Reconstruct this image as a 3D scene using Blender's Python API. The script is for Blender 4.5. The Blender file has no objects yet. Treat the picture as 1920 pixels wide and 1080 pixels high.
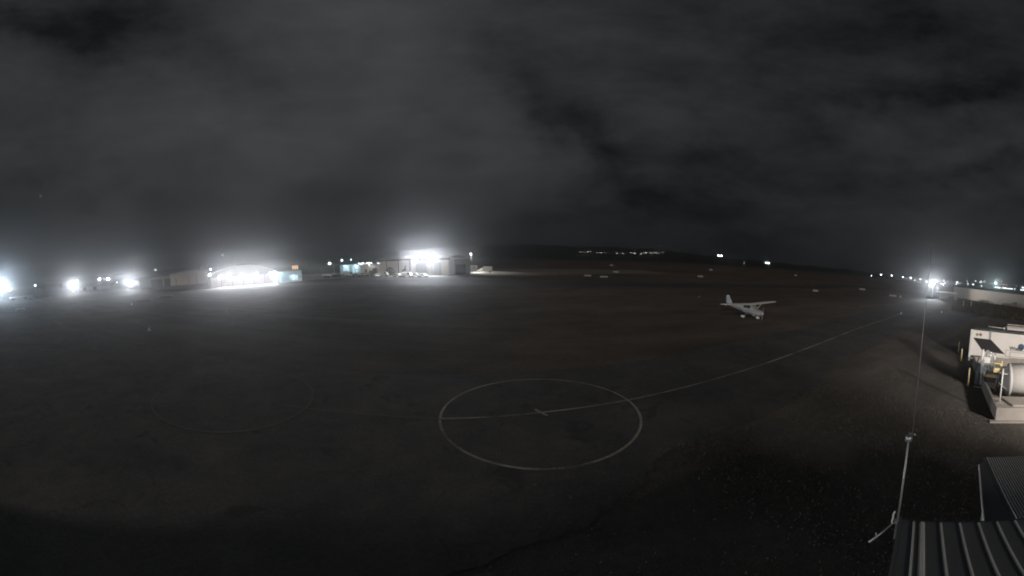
import bpy, math, random
from mathutils import Vector, Matrix, noise as mnoise
random.seed(7)
R = math.radians
scene = bpy.context.scene
H = 8.3                     # camera height above the airfield
PITCH = R(5.6)
KPX = 1920 / 180.0

# ------------------------------------------------------------------ camera
cd = bpy.data.cameras.new('camera')
cam = bpy.data.objects.new('camera', cd)
scene.collection.objects.link(cam)
cam.location = (0, 0, H)
cam.rotation_euler = (R(90) - PITCH, 0, 0)
cd.type = 'PANO'
cd.clip_start = 0.05
cd.clip_end = 9000
for tgt in (cd, getattr(cd, 'cycles', None)):
    try:
        tgt.panorama_type = 'EQUIRECTANGULAR'
        tgt.longitude_min = R(-90); tgt.longitude_max = R(90)
        tgt.latitude_min = R(-50.625); tgt.latitude_max = R(50.625)
    except Exception:
        pass
scene.camera = cam

# ------------------------------------------------------------------ render look
scene.render.engine = 'CYCLES'
scene.view_settings.view_transform = 'Standard'
scene.view_settings.look = 'None'
scene.view_settings.exposure = 0.0
scene.view_settings.gamma = 1.0
cy = scene.cycles
cy.max_bounces = 4; cy.diffuse_bounces = 2; cy.glossy_bounces = 2
cy.volume_bounces = 0; cy.transmission_bounces = 2; cy.transparent_max_bounces = 6
cy.sample_clamp_indirect = 2.0
cy.use_denoising = True
cy.pixel_filter_type = 'BLACKMAN_HARRIS'
cy.filter_width = 1.9

# ------------------------------------------------------------------ night sky
world = bpy.data.worlds.new('World')
scene.world = world
world.use_nodes = True
wn = world.node_tree; wn.nodes.clear()
def dirof(px, py):
    lo = R((px - 960) / KPX); la = R((540 - py) / KPX)
    v = Vector((math.cos(la) * math.sin(lo), math.cos(la) * math.cos(lo), math.sin(la)))
    return Matrix.Rotation(-PITCH, 3, 'X') @ v
class NT:
    def __init__(s, nt): s.nt = nt
    def n(s, t, **k):
        o = s.nt.nodes.new(t)
        for a, b in k.items(): setattr(o, a, b)
        return o
    def put(s, i, v):
        if hasattr(v, 'is_linked') or hasattr(v, 'links'): s.nt.links.new(v, i)
        else: i.default_value = v
    def m(s, op, a, b=0.0, c=None, clamp=False):
        o = s.n('ShaderNodeMath', operation=op, use_clamp=clamp)
        s.put(o.inputs[0], a); s.put(o.inputs[1], b)
        if c is not None: s.put(o.inputs[2], c)
        return o.outputs[0]
    def noise(s, vec, scale, detail=4, rough=.55, dist=0.0):
        o = s.n('ShaderNodeTexNoise')
        if vec is not None: s.put(o.inputs['Vector'], vec)
        s.put(o.inputs['Scale'], scale); s.put(o.inputs['Detail'], detail)
        s.put(o.inputs['Roughness'], rough); s.put(o.inputs['Distortion'], dist)
        return o.outputs['Fac']
    def ramp(s, f, stops):
        o = s.n('ShaderNodeValToRGB')
        s.put(o.inputs[0], f)
        e = o.color_ramp.elements
        while len(e) < len(stops): e.new(.5)
        for q, (p, c) in zip(e, stops):
            q.position = p; q.color = (*c, 1) if len(c) == 3 else c
        return o.outputs[0]
    def mix(s, f, a, b, bt='MIX'):
        o = s.n('ShaderNodeMix', data_type='RGBA', blend_type=bt)
        s.put(o.inputs[0], f); s.put(o.inputs[6], a); s.put(o.inputs[7], b)
        return o.outputs[2]
w = NT(wn)
tc = w.n('ShaderNodeTexCoord').outputs['Generated']
nrm = w.n('ShaderNodeVectorMath', operation='NORMALIZE'); wn.links.new(tc, nrm.inputs[0])
# push the direction about with noise so that cloud edges are ragged
nz = w.n('ShaderNodeTexNoise'); wn.links.new(nrm.outputs[0], nz.inputs['Vector'])
nz.inputs['Scale'].default_value = 3.2; nz.inputs['Detail'].default_value = 6; nz.inputs['Roughness'].default_value = .6
sb = w.n('ShaderNodeVectorMath', operation='SUBTRACT'); wn.links.new(nz.outputs['Color'], sb.inputs[0]); sb.inputs[1].default_value = (.5, .5, .5)
sc_ = w.n('ShaderNodeVectorMath', operation='SCALE'); wn.links.new(sb.outputs[0], sc_.inputs[0]); sc_.inputs['Scale'].default_value = .42
ad = w.n('ShaderNodeVectorMath', operation='ADD'); wn.links.new(nrm.outputs[0], ad.inputs[0]); wn.links.new(sc_.outputs[0], ad.inputs[1])
n2 = w.n('ShaderNodeVectorMath', operation='NORMALIZE'); wn.links.new(ad.outputs[0], n2.inputs[0])
WD = n2.outputs[0]
def bank(p0, p1, width, amp):
    """A cloud bank along the arc between two sky directions."""
    a, b = dirof(*p0), dirof(*p1)
    c = ((a + b) / 2).normalized(); u = (b - a); u = (u - c * u.dot(c)).normalized(); v = c.cross(u)
    half = a.angle(b) / 2 + R(width)
    def dot(vec):
        o = w.n('ShaderNodeVectorMath', operation='DOT_PRODUCT'); wn.links.new(WD, o.inputs[0]); o.inputs[1].default_value = vec
        return o.outputs['Value']
    du = w.m('DIVIDE', dot(u), math.sin(min(half, 1.5))); dv = w.m('DIVIDE', dot(v), math.sin(R(width)))
    e = w.m('ADD', w.m('MULTIPLY', du, du), w.m('MULTIPLY', dv, dv))
    g_ = w.m('POWER', 2.718, w.m('MULTIPLY', e, -1.0))
    front = w.m('GREATER_THAN', dot(c), 0.0)
    return w.m('MULTIPLY', w.m('MULTIPLY', g_, front), amp)
mp = w.n('ShaderNodeMapping'); wn.links.new(nrm.outputs[0], mp.inputs[0]); mp.inputs['Scale'].default_value = (1, 1, 2.4)
cl = w.noise(mp.outputs[0], 2.6, 7, .6, .3)
cl2 = w.noise(mp.outputs[0], 7.5, 6, .6, .2)
val = w.m('ADD', w.m('MULTIPLY', w.m('SUBTRACT', cl, .5), .050), .0300)
val = w.m('ADD', val, w.m('MULTIPLY', w.m('SUBTRACT', cl2, .5), .018))
for b in [((-40, 55), (260, 40), 6, -.024), ((360, 120), (470, 150), 4, -.010), ((700, 60), (930, 240), 12, .016),
          ((500, 200), (820, 60), 14, .012), ((60, 230), (420, 260), 12, .008), ((480, 300), (900, 330), 8, .006), ((1000, 150), (1180, 330), 4.5, -.022), ((1240, 280), (1370, 300), 4, -.010),
          ((1180, 20), (1920, 120), 11, -.013), ((1560, 190), (1900, 150), 3, -.012), ((1750, 305), (1960, 305), 2, -.010), ((1300, 120), (1900, 420), 26, -.006), ((60, 120), (700, 380), 28, .004),
          ((0, 430), (900, 400), 7, -.013), ((960, 430), (1500, 440), 6, -.010), ((1050, 380), (1380, 400), 5, -.007)]:
    val = w.m('ADD', val, bank(*b))
val = w.m('MAXIMUM', val, .0055)
hue = w.mix(w.m('MULTIPLY', cl, 1.0), (.90, 1.0, 1.10, 1), (1.03, 1.0, .99, 1))
vm = w.n('ShaderNodeVectorMath', operation='SCALE'); wn.links.new(hue, vm.inputs[0]); wn.links.new(val, vm.inputs['Scale'])
bg = w.n('ShaderNodeBackground'); wn.links.new(vm.outputs[0], bg.inputs[0]); bg.inputs[1].default_value = .95
wo = w.n('ShaderNodeOutputWorld'); wn.links.new(bg.outputs[0], wo.inputs[0])

# added dim sun, no moon in view, brightens plane and walls from behind the camera, to the right (the direction the shadows in the fuel compound give)
SUN_FROM = Vector((-.54, -.85, .43)).normalized()
sl = bpy.data.lights.new('added_fill_sun', 'SUN'); sl.energy = .62; sl.angle = R(9); sl.color = (1, .90, .80)
so = bpy.data.objects.new('added_fill_sun', sl); scene.collection.objects.link(so)
so.rotation_euler = SUN_FROM.to_track_quat('Z', 'Y').to_euler()

# ------------------------------------------------------------------ helpers
def at(px, py, z=0.0):
    d = dirof(px, py); t = (z - H) / d.z
    return Vector((d.x * t, d.y * t, z))
def far(px, py, D):
    d = dirof(px, py); h = math.hypot(d.x, d.y)
    return Vector((d.x / h * D, d.y / h * D, H + D * d.z / h))
C = scene.collection
def tag(o, label=None, cat=None, group=None, kind=None):
    if label: o['label'] = label
    if cat: o['category'] = cat
    if group: o['group'] = group
    if kind: o['kind'] = kind
    return o
def empty(name, loc=(0, 0, 0), rz=0.0, label=None, cat=None, group=None):
    o = bpy.data.objects.new(name, None); C.objects.link(o)
    o.location = loc; o.rotation_euler = (0, 0, rz); o.empty_display_size = .3
    return tag(o, label, cat, group)
class MB:
    def __init__(s): s.v = []; s.f = []; s.mi = []; s.k = 0; s.sm = []
    def poly(s, pts, k=None, smooth=False):
        b = len(s.v); s.v += [tuple(p) for p in pts]; s.f.append(tuple(range(b, b + len(pts))))
        s.mi.append(s.k if k is None else k); s.sm.append(smooth)
    def box(s, c, d, rz=0.0, k=None, M=None):
        x, y, z = [q / 2 for q in d]
        P = [Vector((sx * x, sy * y, sz * z)) for sz in (-1, 1) for sx, sy in ((-1, -1), (1, -1), (1, 1), (-1, 1))]
        Q = Matrix.Rotation(rz, 3, 'Z') if M is None else M
        P = [Q @ p + Vector(c) for p in P]; s.hexa(P, k); return s
    def hexa(s, P, k=None):
        b = len(s.v); s.v += [tuple(p) for p in P]
        for f in ((3, 2, 1, 0), (4, 5, 6, 7), (0, 1, 5, 4), (1, 2, 6, 5), (2, 3, 7, 6), (3, 0, 4, 7)):
            s.f.append(tuple(b + i for i in f)); s.mi.append(s.k if k is None else k); s.sm.append(False)
        return s
    def wall(s, a, b, z0, z1, th, k=None):
        a = Vector((a[0], a[1])); b = Vector((b[0], b[1])); d = (b - a).normalized(); n = Vector((-d.y, d.x)) * th / 2
        q = [a - n, b - n, b + n, a + n]
        s.hexa([(p.x, p.y, z) for z in (z0, z1) for p in q], k); return s
    def prism(s, base, z0, z1, k=None):
        n = len(base); b = len(s.v)
        s.v += [(p[0], p[1], z0) for p in base] + [(p[0], p[1], z1) for p in base]
        kk = s.k if k is None else k
        s.f.append(tuple(b + i for i in reversed(range(n)))); s.f.append(tuple(b + n + i for i in range(n)))
        s.mi += [kk, kk]; s.sm += [False, False]
        for i in range(n):
            j = (i + 1) % n; s.f.append((b + i, b + j, b + n + j, b + n + i)); s.mi.append(kk); s.sm.append(False)
        return s
    def tube(s, pts, r, seg=8, k=None, cap=True):
        pts = [Vector(p) for p in pts]; n = len(pts); rr = r if isinstance(r, (list, tuple)) else [r] * n
        b = len(s.v); kk = s.k if k is None else k; prev = None
        for i, p in enumerate(pts):
            t = (pts[min(i + 1, n - 1)] - pts[max(i - 1, 0)]).normalized()
            if prev is None: u = t.orthogonal().normalized()
            else: u = (prev - t * prev.dot(t)).normalized()
            prev = u; v = t.cross(u)
            for j in range(seg):
                a = 2 * math.pi * j / seg; s.v.append(tuple(p + (u * math.cos(a) + v * math.sin(a)) * rr[i]))
        for i in range(n - 1):
            for j in range(seg):
                j2 = (j + 1) % seg
                s.f.append((b + i * seg + j, b + i * seg + j2, b + (i + 1) * seg + j2, b + (i + 1) * seg + j)); s.mi.append(kk); s.sm.append(True)
        if cap:
            s.f.append(tuple(b + j for j in reversed(range(seg)))); s.f.append(tuple(b + (n - 1) * seg + j for j in range(seg)))
            s.mi += [kk, kk]; s.sm += [False, False]
        return s
    def loft(s, rings, k=None, smooth=True, cap=True):
        b = len(s.v); m = len(rings[0]); kk = s.k if k is None else k
        for r_ in rings: s.v += [tuple(p) for p in r_]
        for i in range(len(rings) - 1):
            for j in range(m):
                j2 = (j + 1) % m
                s.f.append((b + i * m + j, b + i * m + j2, b + (i + 1) * m + j2, b + (i + 1) * m + j)); s.mi.append(kk); s.sm.append(smooth)
        if cap:
            s.f.append(tuple(b + j for j in reversed(range(m)))); s.f.append(tuple(b + (len(rings) - 1) * m + j for j in range(m)))
            s.mi += [kk, kk]; s.sm += [False, False]
        return s
    def ball(s, c, r, seg=10, k=None, sz=1.0):
        c = Vector(c); rings = []
        for i in range(1, seg // 2):
            a = math.pi * i / (seg // 2)
            rings.append([c + Vector((math.cos(2 * math.pi * j / seg) * math.sin(a) * r, math.sin(2 * math.pi * j / seg) * math.sin(a) * r, -math.cos(a) * r * sz)) for j in range(seg)])
        return s.loft(rings, k)
    def build(s, name, mats, parent=None, label=None):
        me = bpy.data.meshes.new(name); me.from_pydata(s.v, [], s.f)
        for m_ in (mats if isinstance(mats, (list, tuple)) else [mats]): me.materials.append(m_)
        me.polygons.foreach_set('material_index', s.mi); me.polygons.foreach_set('use_smooth', s.sm)
        me.update()
        o = bpy.data.objects.new(name, me); C.objects.link(o)
        if parent is not None: o.parent = parent
        if label: o['label'] = label
        return o
def copy_tree(o, parent=None):
    c = o.copy(); C.objects.link(c); c.parent = parent
    for ch in list(o.children): copy_tree(ch, c)
    return c

# ------------------------------------------------------------------ materials
def mat(name, col, rough=.6, metal=0.0, var=.12, scale=3.0, bump=0.0, spec=.5):
    m = bpy.data.materials.new(name); m.use_nodes = True; t = NT(m.node_tree)
    p = m.node_tree.nodes['Principled BSDF']
    tcn = t.n('ShaderNodeTexCoord').outputs['Object']
    f = t.noise(tcn, scale, 5, .6)
    a = tuple(c * (1 - var) for c in col) + (1,); b = tuple(min(1, c * (1 + var)) for c in col) + (1,)
    t.put(p.inputs['Base Color'], t.mix(f, a, b)); p.inputs['Roughness'].default_value = rough
    p.inputs['Metallic'].default_value = metal; p.inputs['Specular IOR Level'].default_value = spec
    if bump:
        bn = t.n('ShaderNodeBump'); bn.inputs['Strength'].default_value = bump; t.put(bn.inputs['Height'], t.noise(tcn, scale * 6, 4))
        t.put(p.inputs['Normal'], bn.outputs[0])
    return m
def glow(name, col, s, sample=False):
    m = bpy.data.materials.new(name); m.use_nodes = True; nt = m.node_tree; nt.nodes.clear()
    e = nt.nodes.new('ShaderNodeEmission'); e.inputs[0].default_value = (*col, 1); e.inputs[1].default_value = s
    o = nt.nodes.new('ShaderNodeOutputMaterial'); nt.links.new(e.outputs[0], o.inputs[0])
    if not sample:
        try: m.cycles.emission_sampling = 'NONE'
        except Exception: pass
    return m
M = {}
M['white'] = mat('white_paint', (.72, .70, .66), .45, var=.08)
M['oldwhite'] = mat('weathered_white_board', (.42, .41, .38), .6)
M['palewall'] = mat('pale_wall_sheet', (.80, .72, .65), .5, var=.07, scale=.5)
M['cream'] = mat('cream_sheet_metal', (.60, .54, .49), .5, var=.08, scale=.6)
M['grey'] = mat('grey_sheet_metal', (.34, .34, .33), .55, var=.12, scale=.5)
M['dgrey'] = mat('dark_grey_steel', (.10, .10, .105), .5)
M['black'] = mat('black_rubber', (.02, .02, .02), .7)
M['galv'] = mat('galvanised_steel', (.42, .43, .44), .4, metal=.5)
M['steel'] = mat('bare_steel', (.55, .57, .58), .35, metal=.6)
M['planebody'] = mat('aircraft_shade_grey', (.36, .355, .35), .4, var=.06)  # fuselage greyed in colour as if less lit than wing and strut
M['glass'] = mat('dark_glass', (.03, .035, .04), .12, var=.02)
M['yellow'] = mat('yellow_paint', (.62, .48, .18), .5)
M['paleyellow'] = mat('pale_yellow_paint', (.68, .58, .36), .5)
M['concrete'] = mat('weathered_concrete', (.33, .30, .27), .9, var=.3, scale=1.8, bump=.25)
M['dconcrete'] = mat('dark_concrete', (.17, .16, .15), .9, var=.3, scale=1.8, bump=.25)  # darker tone of the concrete for side wall, floor and saddles
M['pv'] = mat('solar_cells', (.05, .047, .05), .5, var=.3, scale=8)
M['tankpaint'] = mat('tank_paint', (.78, .73, .68), .5, var=.07, scale=1.2)
M['tankend'] = mat('tank_end_shaded', (.50, .48, .46), .6, var=.12, scale=1.2)  # darker tank paint: the shade on the end cap put into colour
M['blue'] = mat('globe_blue', (.06, .10, .17), .5)
M['text'] = mat('sign_ink', (.02, .015, .02), .6)
M['red'] = mat('placard_red', (.30, .05, .045), .6)
M['green'] = mat('placard_green', (.20, .24, .20), .6)
M['bluestripe'] = mat('blue_grey_trim', (.20, .26, .34), .45)
M['skyblue'] = mat('pale_blue_wall', (.42, .55, .60), .6, scale=.6)
M['foliage'] = mat('leaves', (.05, .07, .035), .8, var=.4, scale=3)
M['bark'] = mat('bark', (.09, .07, .05), .9)
M['roof'] = mat('dark_roof_sheet', (.115, .125, .138), .5, metal=.1, var=.25, scale=1.2)
M['ribcap'] = mat('roof_rib_highlight', (.74, .74, .73), .45, metal=.1, var=.2, scale=5)  # pale colour paints the light caught by ribs and corrugations
M['hill'] = mat('wooded_hillside', (.018, .022, .016), .95, var=.5, scale=.02)
M['lamp'] = glow('lamp_glass_lit', (.90, .96, 1.0), 260)
M['lampwarm'] = glow('warm_lamp_glass_lit', (1, .93, .84), 200)
M['farlamp'] = glow('far_lamp_lit', (.86, .97, 1.0), 22)
M['farred'] = glow('far_red_lamp_lit', (1, .38, .35), 9)
M['townlamp'] = glow('town_lamp_lit', (1, .96, .88), 3.6)
M['litpane'] = glow('lit_window_pane', (.62, .88, 1.0), .9)
M['litwarm'] = glow('warm_lit_window_pane', (1, .62, .36), 1.6)

# ------------------------------------------------------------------ ground
def ground_mat():
    m = bpy.data.materials.new('dry_grass_ground'); m.use_nodes = True; t = NT(m.node_tree)
    p = m.node_tree.nodes['Principled BSDF']; tc_ = t.n('ShaderNodeTexCoord').outputs['Object']
    big = t.noise(tc_, .018, 6, .62, .6); mid = t.noise(tc_, .16, 6, .65, .4)
    fine = t.noise(tc_, 2.4, 6, .7); vf = t.noise(tc_, 16, 3, .7)
    mpn = t.n('ShaderNodeMapping'); t.put(mpn.inputs[0], tc_); mpn.inputs['Scale'].default_value = (.03, .30, 1); mpn.inputs['Rotation'].default_value = (0, 0, R(-8))
    mow = t.noise(mpn.outputs[0], 1.0, 5, .6, .3)
    f = t.m('ADD', t.m('MULTIPLY', big, .7), t.m('MULTIPLY', mid, .45))
    f = t.m('ADD', f, t.m('MULTIPLY', mow, .5)); f = t.m('ADD', f, t.m('MULTIPLY', fine, .35)); f = t.m('MULTIPLY', f, .5)
    c = t.ramp(f, [(.36, (.05, .048, .040)), (.46, (.115, .098, .084)), (.54, (.19, .15, .128)), (.64, (.30, .24, .205))])
    c = t.mix(t.m('MULTIPLY', t.ramp(vf, [(.35, (0, 0, 0)), (.65, (1, 1, 1))]), .75), c, (.09, .078, .062, 1))
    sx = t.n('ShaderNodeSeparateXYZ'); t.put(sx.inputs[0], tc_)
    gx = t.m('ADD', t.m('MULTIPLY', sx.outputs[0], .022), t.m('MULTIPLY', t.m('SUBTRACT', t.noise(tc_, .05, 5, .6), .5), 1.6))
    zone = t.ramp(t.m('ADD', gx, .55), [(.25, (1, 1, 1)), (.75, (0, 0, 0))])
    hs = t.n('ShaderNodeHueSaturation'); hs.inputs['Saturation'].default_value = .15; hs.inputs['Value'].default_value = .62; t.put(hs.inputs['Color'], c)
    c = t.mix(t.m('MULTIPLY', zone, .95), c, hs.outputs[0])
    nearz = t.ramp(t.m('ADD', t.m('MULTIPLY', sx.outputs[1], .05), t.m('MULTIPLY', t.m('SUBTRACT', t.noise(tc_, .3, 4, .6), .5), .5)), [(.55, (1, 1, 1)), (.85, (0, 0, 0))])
    h2 = t.n('ShaderNodeHueSaturation'); h2.inputs['Saturation'].default_value = .5; h2.inputs['Value'].default_value = 1.15; t.put(h2.inputs['Color'], c)  # near grass is greyer; its extra brightness stands in for light
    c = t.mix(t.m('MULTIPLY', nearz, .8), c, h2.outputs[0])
    t.put(p.inputs['Base Color'], c); p.inputs['Roughness'].default_value = .95; p.inputs['Specular IOR Level'].default_value = .1
    bn = t.n('ShaderNodeBump'); bn.inputs['Strength'].default_value = .8; bn.inputs['Distance'].default_value = .12
    t.put(bn.inputs['Height'], t.m('ADD', fine, t.m('MULTIPLY', vf, .6))); t.put(p.inputs['Normal'], bn.outputs[0])
    return m
def asphalt_mat(name, lo, hi, edge=True):
    m = bpy.data.materials.new(name); m.use_nodes = True; t = NT(m.node_tree)
    p = m.node_tree.nodes['Principled BSDF']; tc_ = t.n('ShaderNodeTexCoord').outputs['Object']
    mid = t.noise(tc_, .22, 6, .65, .5); fine = t.noise(tc_, 7, 5, .7)
    agg = t.noise(tc_, 24, 3, .8); far_ = t.noise(tc_, 1.1, 5, .75)
    f = t.m('ADD', t.m('ADD', t.m('MULTIPLY', mid, .34), t.m('MULTIPLY', fine, .26)), t.m('ADD', t.m('MULTIPLY', agg, .2), t.m('MULTIPLY', far_, .2)))
    c = t.ramp(f, [(.42, lo), (.52, tuple((a + b) / 2 for a, b in zip(lo, hi))), (.60, hi)])
    vo = t.n('ShaderNodeTexVoronoi', feature='DISTANCE_TO_EDGE'); wp = t.n('ShaderNodeMapping'); t.put(wp.inputs[0], tc_)
    dn = t.n('ShaderNodeTexNoise'); t.put(dn.inputs['Vector'], tc_); dn.inputs['Scale'].default_value = .9; dn.inputs['Detail'].default_value = 5
    va = t.n('ShaderNodeVectorMath', operation='ADD'); t.put(va.inputs[0], tc_); t.put(va.inputs[1], dn.outputs['Color']); t.put(vo.inputs['Vector'], va.outputs[0]); vo.inputs['Scale'].default_value = .16
    c = t.mix(t.m('MULTIPLY', t.m('LESS_THAN', vo.outputs['Distance'], .0022), .35), c, (.02, .02, .02, 1))
    oil = t.ramp(t.noise(tc_, .55, 3, .5, 1.2), [(.30, (1, 1, 1)), (.38, (0, 0, 0))])
    c = t.mix(t.m('MULTIPLY', oil, .45), c, (.03, .03, .032, 1))
    t.put(p.inputs['Base Color'], c); p.inputs['Roughness'].default_value = .85; p.inputs['Specular IOR Level'].default_value = .25
    bn = t.n('ShaderNodeBump'); bn.inputs['Strength'].default_value = .35; bn.inputs['Distance'].default_value = .02
    t.put(bn.inputs['Height'], fine); t.put(p.inputs['Normal'], bn.outputs[0])
    return m
def line_mat(name, col, wear):
    m = bpy.data.materials.new(name); m.use_nodes = True; t = NT(m.node_tree)
    p = m.node_tree.nodes['Principled BSDF']; tc_ = t.n('ShaderNodeTexCoord').outputs['Object']
    f = t.m('ADD', t.m('MULTIPLY', t.noise(tc_, .35, 4, .6), .6), t.m('MULTIPLY', t.noise(tc_, 9, 5, .7), .4))
    t.put(p.inputs['Base Color'], t.ramp(f, [(wear - .08, (.10, .095, .09)), (wear + .08, col)])); p.inputs['Roughness'].default_value = .8
    return m
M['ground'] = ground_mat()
M['asphalt'] = asphalt_mat('asphalt', (.060, .060, .063), (.130, .125, .122))
M['asphalt2'] = asphalt_mat('runway_asphalt', (.055, .055, .058), (.085, .085, .088))
M['apron'] = asphalt_mat('pale_apron_concrete', (.16, .155, .14), (.27, .26, .24))
M['line'] = line_mat('faded_white_paint', (.40, .375, .34), .49)
M['lineff'] = line_mat('almost_gone_paint', (.115, .113, .112), .58)
M['linef'] = line_mat('worn_white_paint', (.135, .133, .13), .54)

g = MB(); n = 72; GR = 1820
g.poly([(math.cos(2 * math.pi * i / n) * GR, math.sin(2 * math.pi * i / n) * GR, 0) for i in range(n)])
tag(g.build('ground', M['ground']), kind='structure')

def ragged_strip(name, ctr, w_near, w_far, z, m, step=2.0, amp=.5):
    """ctr: polyline; strip with uneven grass edges"""
    L = []; pts = []
    for a, b in zip(ctr[:-1], ctr[1:]):
        a = Vector(a); b = Vector(b); k = max(1, int((b - a).length / step))
        pts += [a.lerp(b, i / k) for i in range(k)]
    pts.append(Vector(ctr[-1])); mb = MB(); up = []; dn = []
    for i, p in enumerate(pts):
        d = (pts[min(i + 1, len(pts) - 1)] - pts[max(i - 1, 0)]).normalized(); nn = Vector((-d.y, d.x))
        e1 = mnoise.noise(Vector((i * .21, 3.1, z * 99))) * amp * 2 + random.uniform(-.15, .15) * amp
        e2 = mnoise.noise(Vector((i * .19, 8.7, z * 99))) * amp * 2 + random.uniform(-.15, .15) * amp
        up.append(p + nn * (w_far + e1)); dn.append(p - nn * (w_near + e2))
    for i in range(len(pts) - 1):
        mb.poly([(dn[i].x, dn[i].y, z), (dn[i + 1].x, dn[i + 1].y, z), (up[i + 1].x, up[i + 1].y, z), (up[i].x, up[i].y, z)])
    return tag(mb.build(name, m), kind='structure')
S = H / 10
CL = [(-120 * S, -4 * S), (-18.7 * S, 15.2 * S), (-8.33 * S, 17.49 * S), (1.98 * S, 19.18 * S), (23.49 * S, 22.62 * S), (81.45 * S, 31.36 * S), (150 * S, 41.8 * S), (260 * S, 60 * S)]
ragged_strip('taxiway', CL, 5.4, 6.6, .004, M['asphalt'])
ragged_strip('runway', [(-420, 122), (-60, 101), (88, 92), (220, 84), (700, 55)], 7, 7, .004, M['asphalt2'], 6, 1.0)
pad = MB()
edge = [(13.5, 12.3), (10.5, 11.7), (8.2, 11.3), (6.4, 11.0), (5.2, 10.4), (4.3, 9.2), (3.2, 8.6), (2.0, 7.4), (.4, 6.9), (-1.5, 5.2), (-3.0, 3.0), (-4.5, -1), (-5, -30)]
fine_e = []
for (x0, y0), (x1, y1) in zip(edge[:-1], edge[1:]):
    for i in range(5):
        q = i / 5; fine_e.append((x0 + (x1 - x0) * q + random.uniform(-.12, .12), y0 + (y1 - y0) * q + random.uniform(-.12, .12)))
pad.poly([(x, y, .008) for x, y in ([(13.5, 14.5)] + [(-100, 3.0), (-130, -30)] + [(-5, -30)] + fine_e[::-1])][::-1])
PADZ = tag(pad.build('helipad_apron', M['asphalt']), kind='structure')
ragged_strip('side_taxiway', [(60, 20.0), (95, 12), (150, 2), (260, -12)], 5, 5, .008, M['asphalt2'], 4, .6)
ap = MB(); pts = [(-175, 70), (-120, 78), (-92, 104), (-86, 120), (-66, 138), (-24, 134), (30, 150), (90, 172), (90, 215), (-60, 215), (-160, 170), (-230, 110)]
ap.poly([(x, y, .010) for x, y in pts]); tag(ap.build('apron', M['apron']), kind='structure')

def ribbon(mb, pts, wd, z, closed=False):
    pts = [Vector((p[0], p[1])) for p in pts]; n = len(pts); L = []
    for i, p in enumerate(pts):
        if closed: d = (pts[(i + 1) % n] - pts[i - 1]).normalized()
        else: d = (pts[min(i + 1, n - 1)] - pts[max(i - 1, 0)]).normalized()
        nn = Vector((-d.y, d.x)) * wd / 2; L.append((p + nn, p - nn))
    for i in range(n if closed else n - 1):
        a, b = L[i], L[(i + 1) % n]
        mb.poly([(a[1].x, a[1].y, z), (b[1].x, b[1].y, z), (b[0].x, b[0].y, z), (a[0].x, a[0].y, z)])
c1 = Vector((1.75 * S, 19.05 * S)); c2 = Vector((-18.75 * S, 15.3 * S)); rr = 6.08 * S
mb = MB(); ribbon(mb, [c1 + Vector((math.cos(a), math.sin(a))) * rr for a in [2 * math.pi * i / 96 for i in range(96)]], .13, .014, True)
tag(mb.build('landing_circle_marking', M['line']), kind='structure')
mb = MB(); ribbon(mb, [c2 + Vector((math.cos(a), math.sin(a))) * rr for a in [R(-75 + 125 * i / 40) for i in range(41)]], .13, .014)
tag(mb.build('landing_circle_marking', M['linef']), kind='structure')
mb = MB(); ribbon(mb, [c2 + Vector((math.cos(a), math.sin(a))) * rr for a in [R(50.5 + 234 * i / 70) for i in range(71)]], .11, .014)
tag(mb.build('landing_circle_worn_marking', M['lineff']), kind='structure')
mb = MB(); ribbon(mb, [(x * S, y * S) for x, y in [(-14.25, 16.18), (-8.33, 17.49), (-4.2, 17.98)]], .11, .018)
tag(mb.build('taxiway_worn_marking', M['linef']), kind='structure')
mb = MB(); ribbon(mb, [(x * S, y * S) for x, y in [(-4.15, 17.99), (1.98, 19.18), (8.29, 20.11), (23.49, 22.62)]], .12, .018)
ribbon(mb, [(x * S, y * S) for x, y in [(23.49, 22.62), (48.61, 27.22), (81.45, 31.36)]], .20, .018)
ribbon(mb, [(1.75 * S - .25, 19.1 * S + .42), (1.75 * S + .32, 19.1 * S - .38)], .15, .022)
tag(mb.build('taxiway_centre_marking', M['line']), kind='structure')
mb = MB()
for a, b in [((1735, 592), (1830, 601)), ((1830, 601), (1872, 606)), ((1846, 583), (1864, 594)), ((1820, 588), (1862, 595)), ((1892, 580), (1912, 594)), ((1664, 575), (1700, 563))]:
    p, q = at(*a), at(*b); ribbon(mb, [p, p.lerp(q, .5), q], .22, .016)
tag(mb.build('apron_edge_marking', M['linef']), kind='structure')

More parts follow.
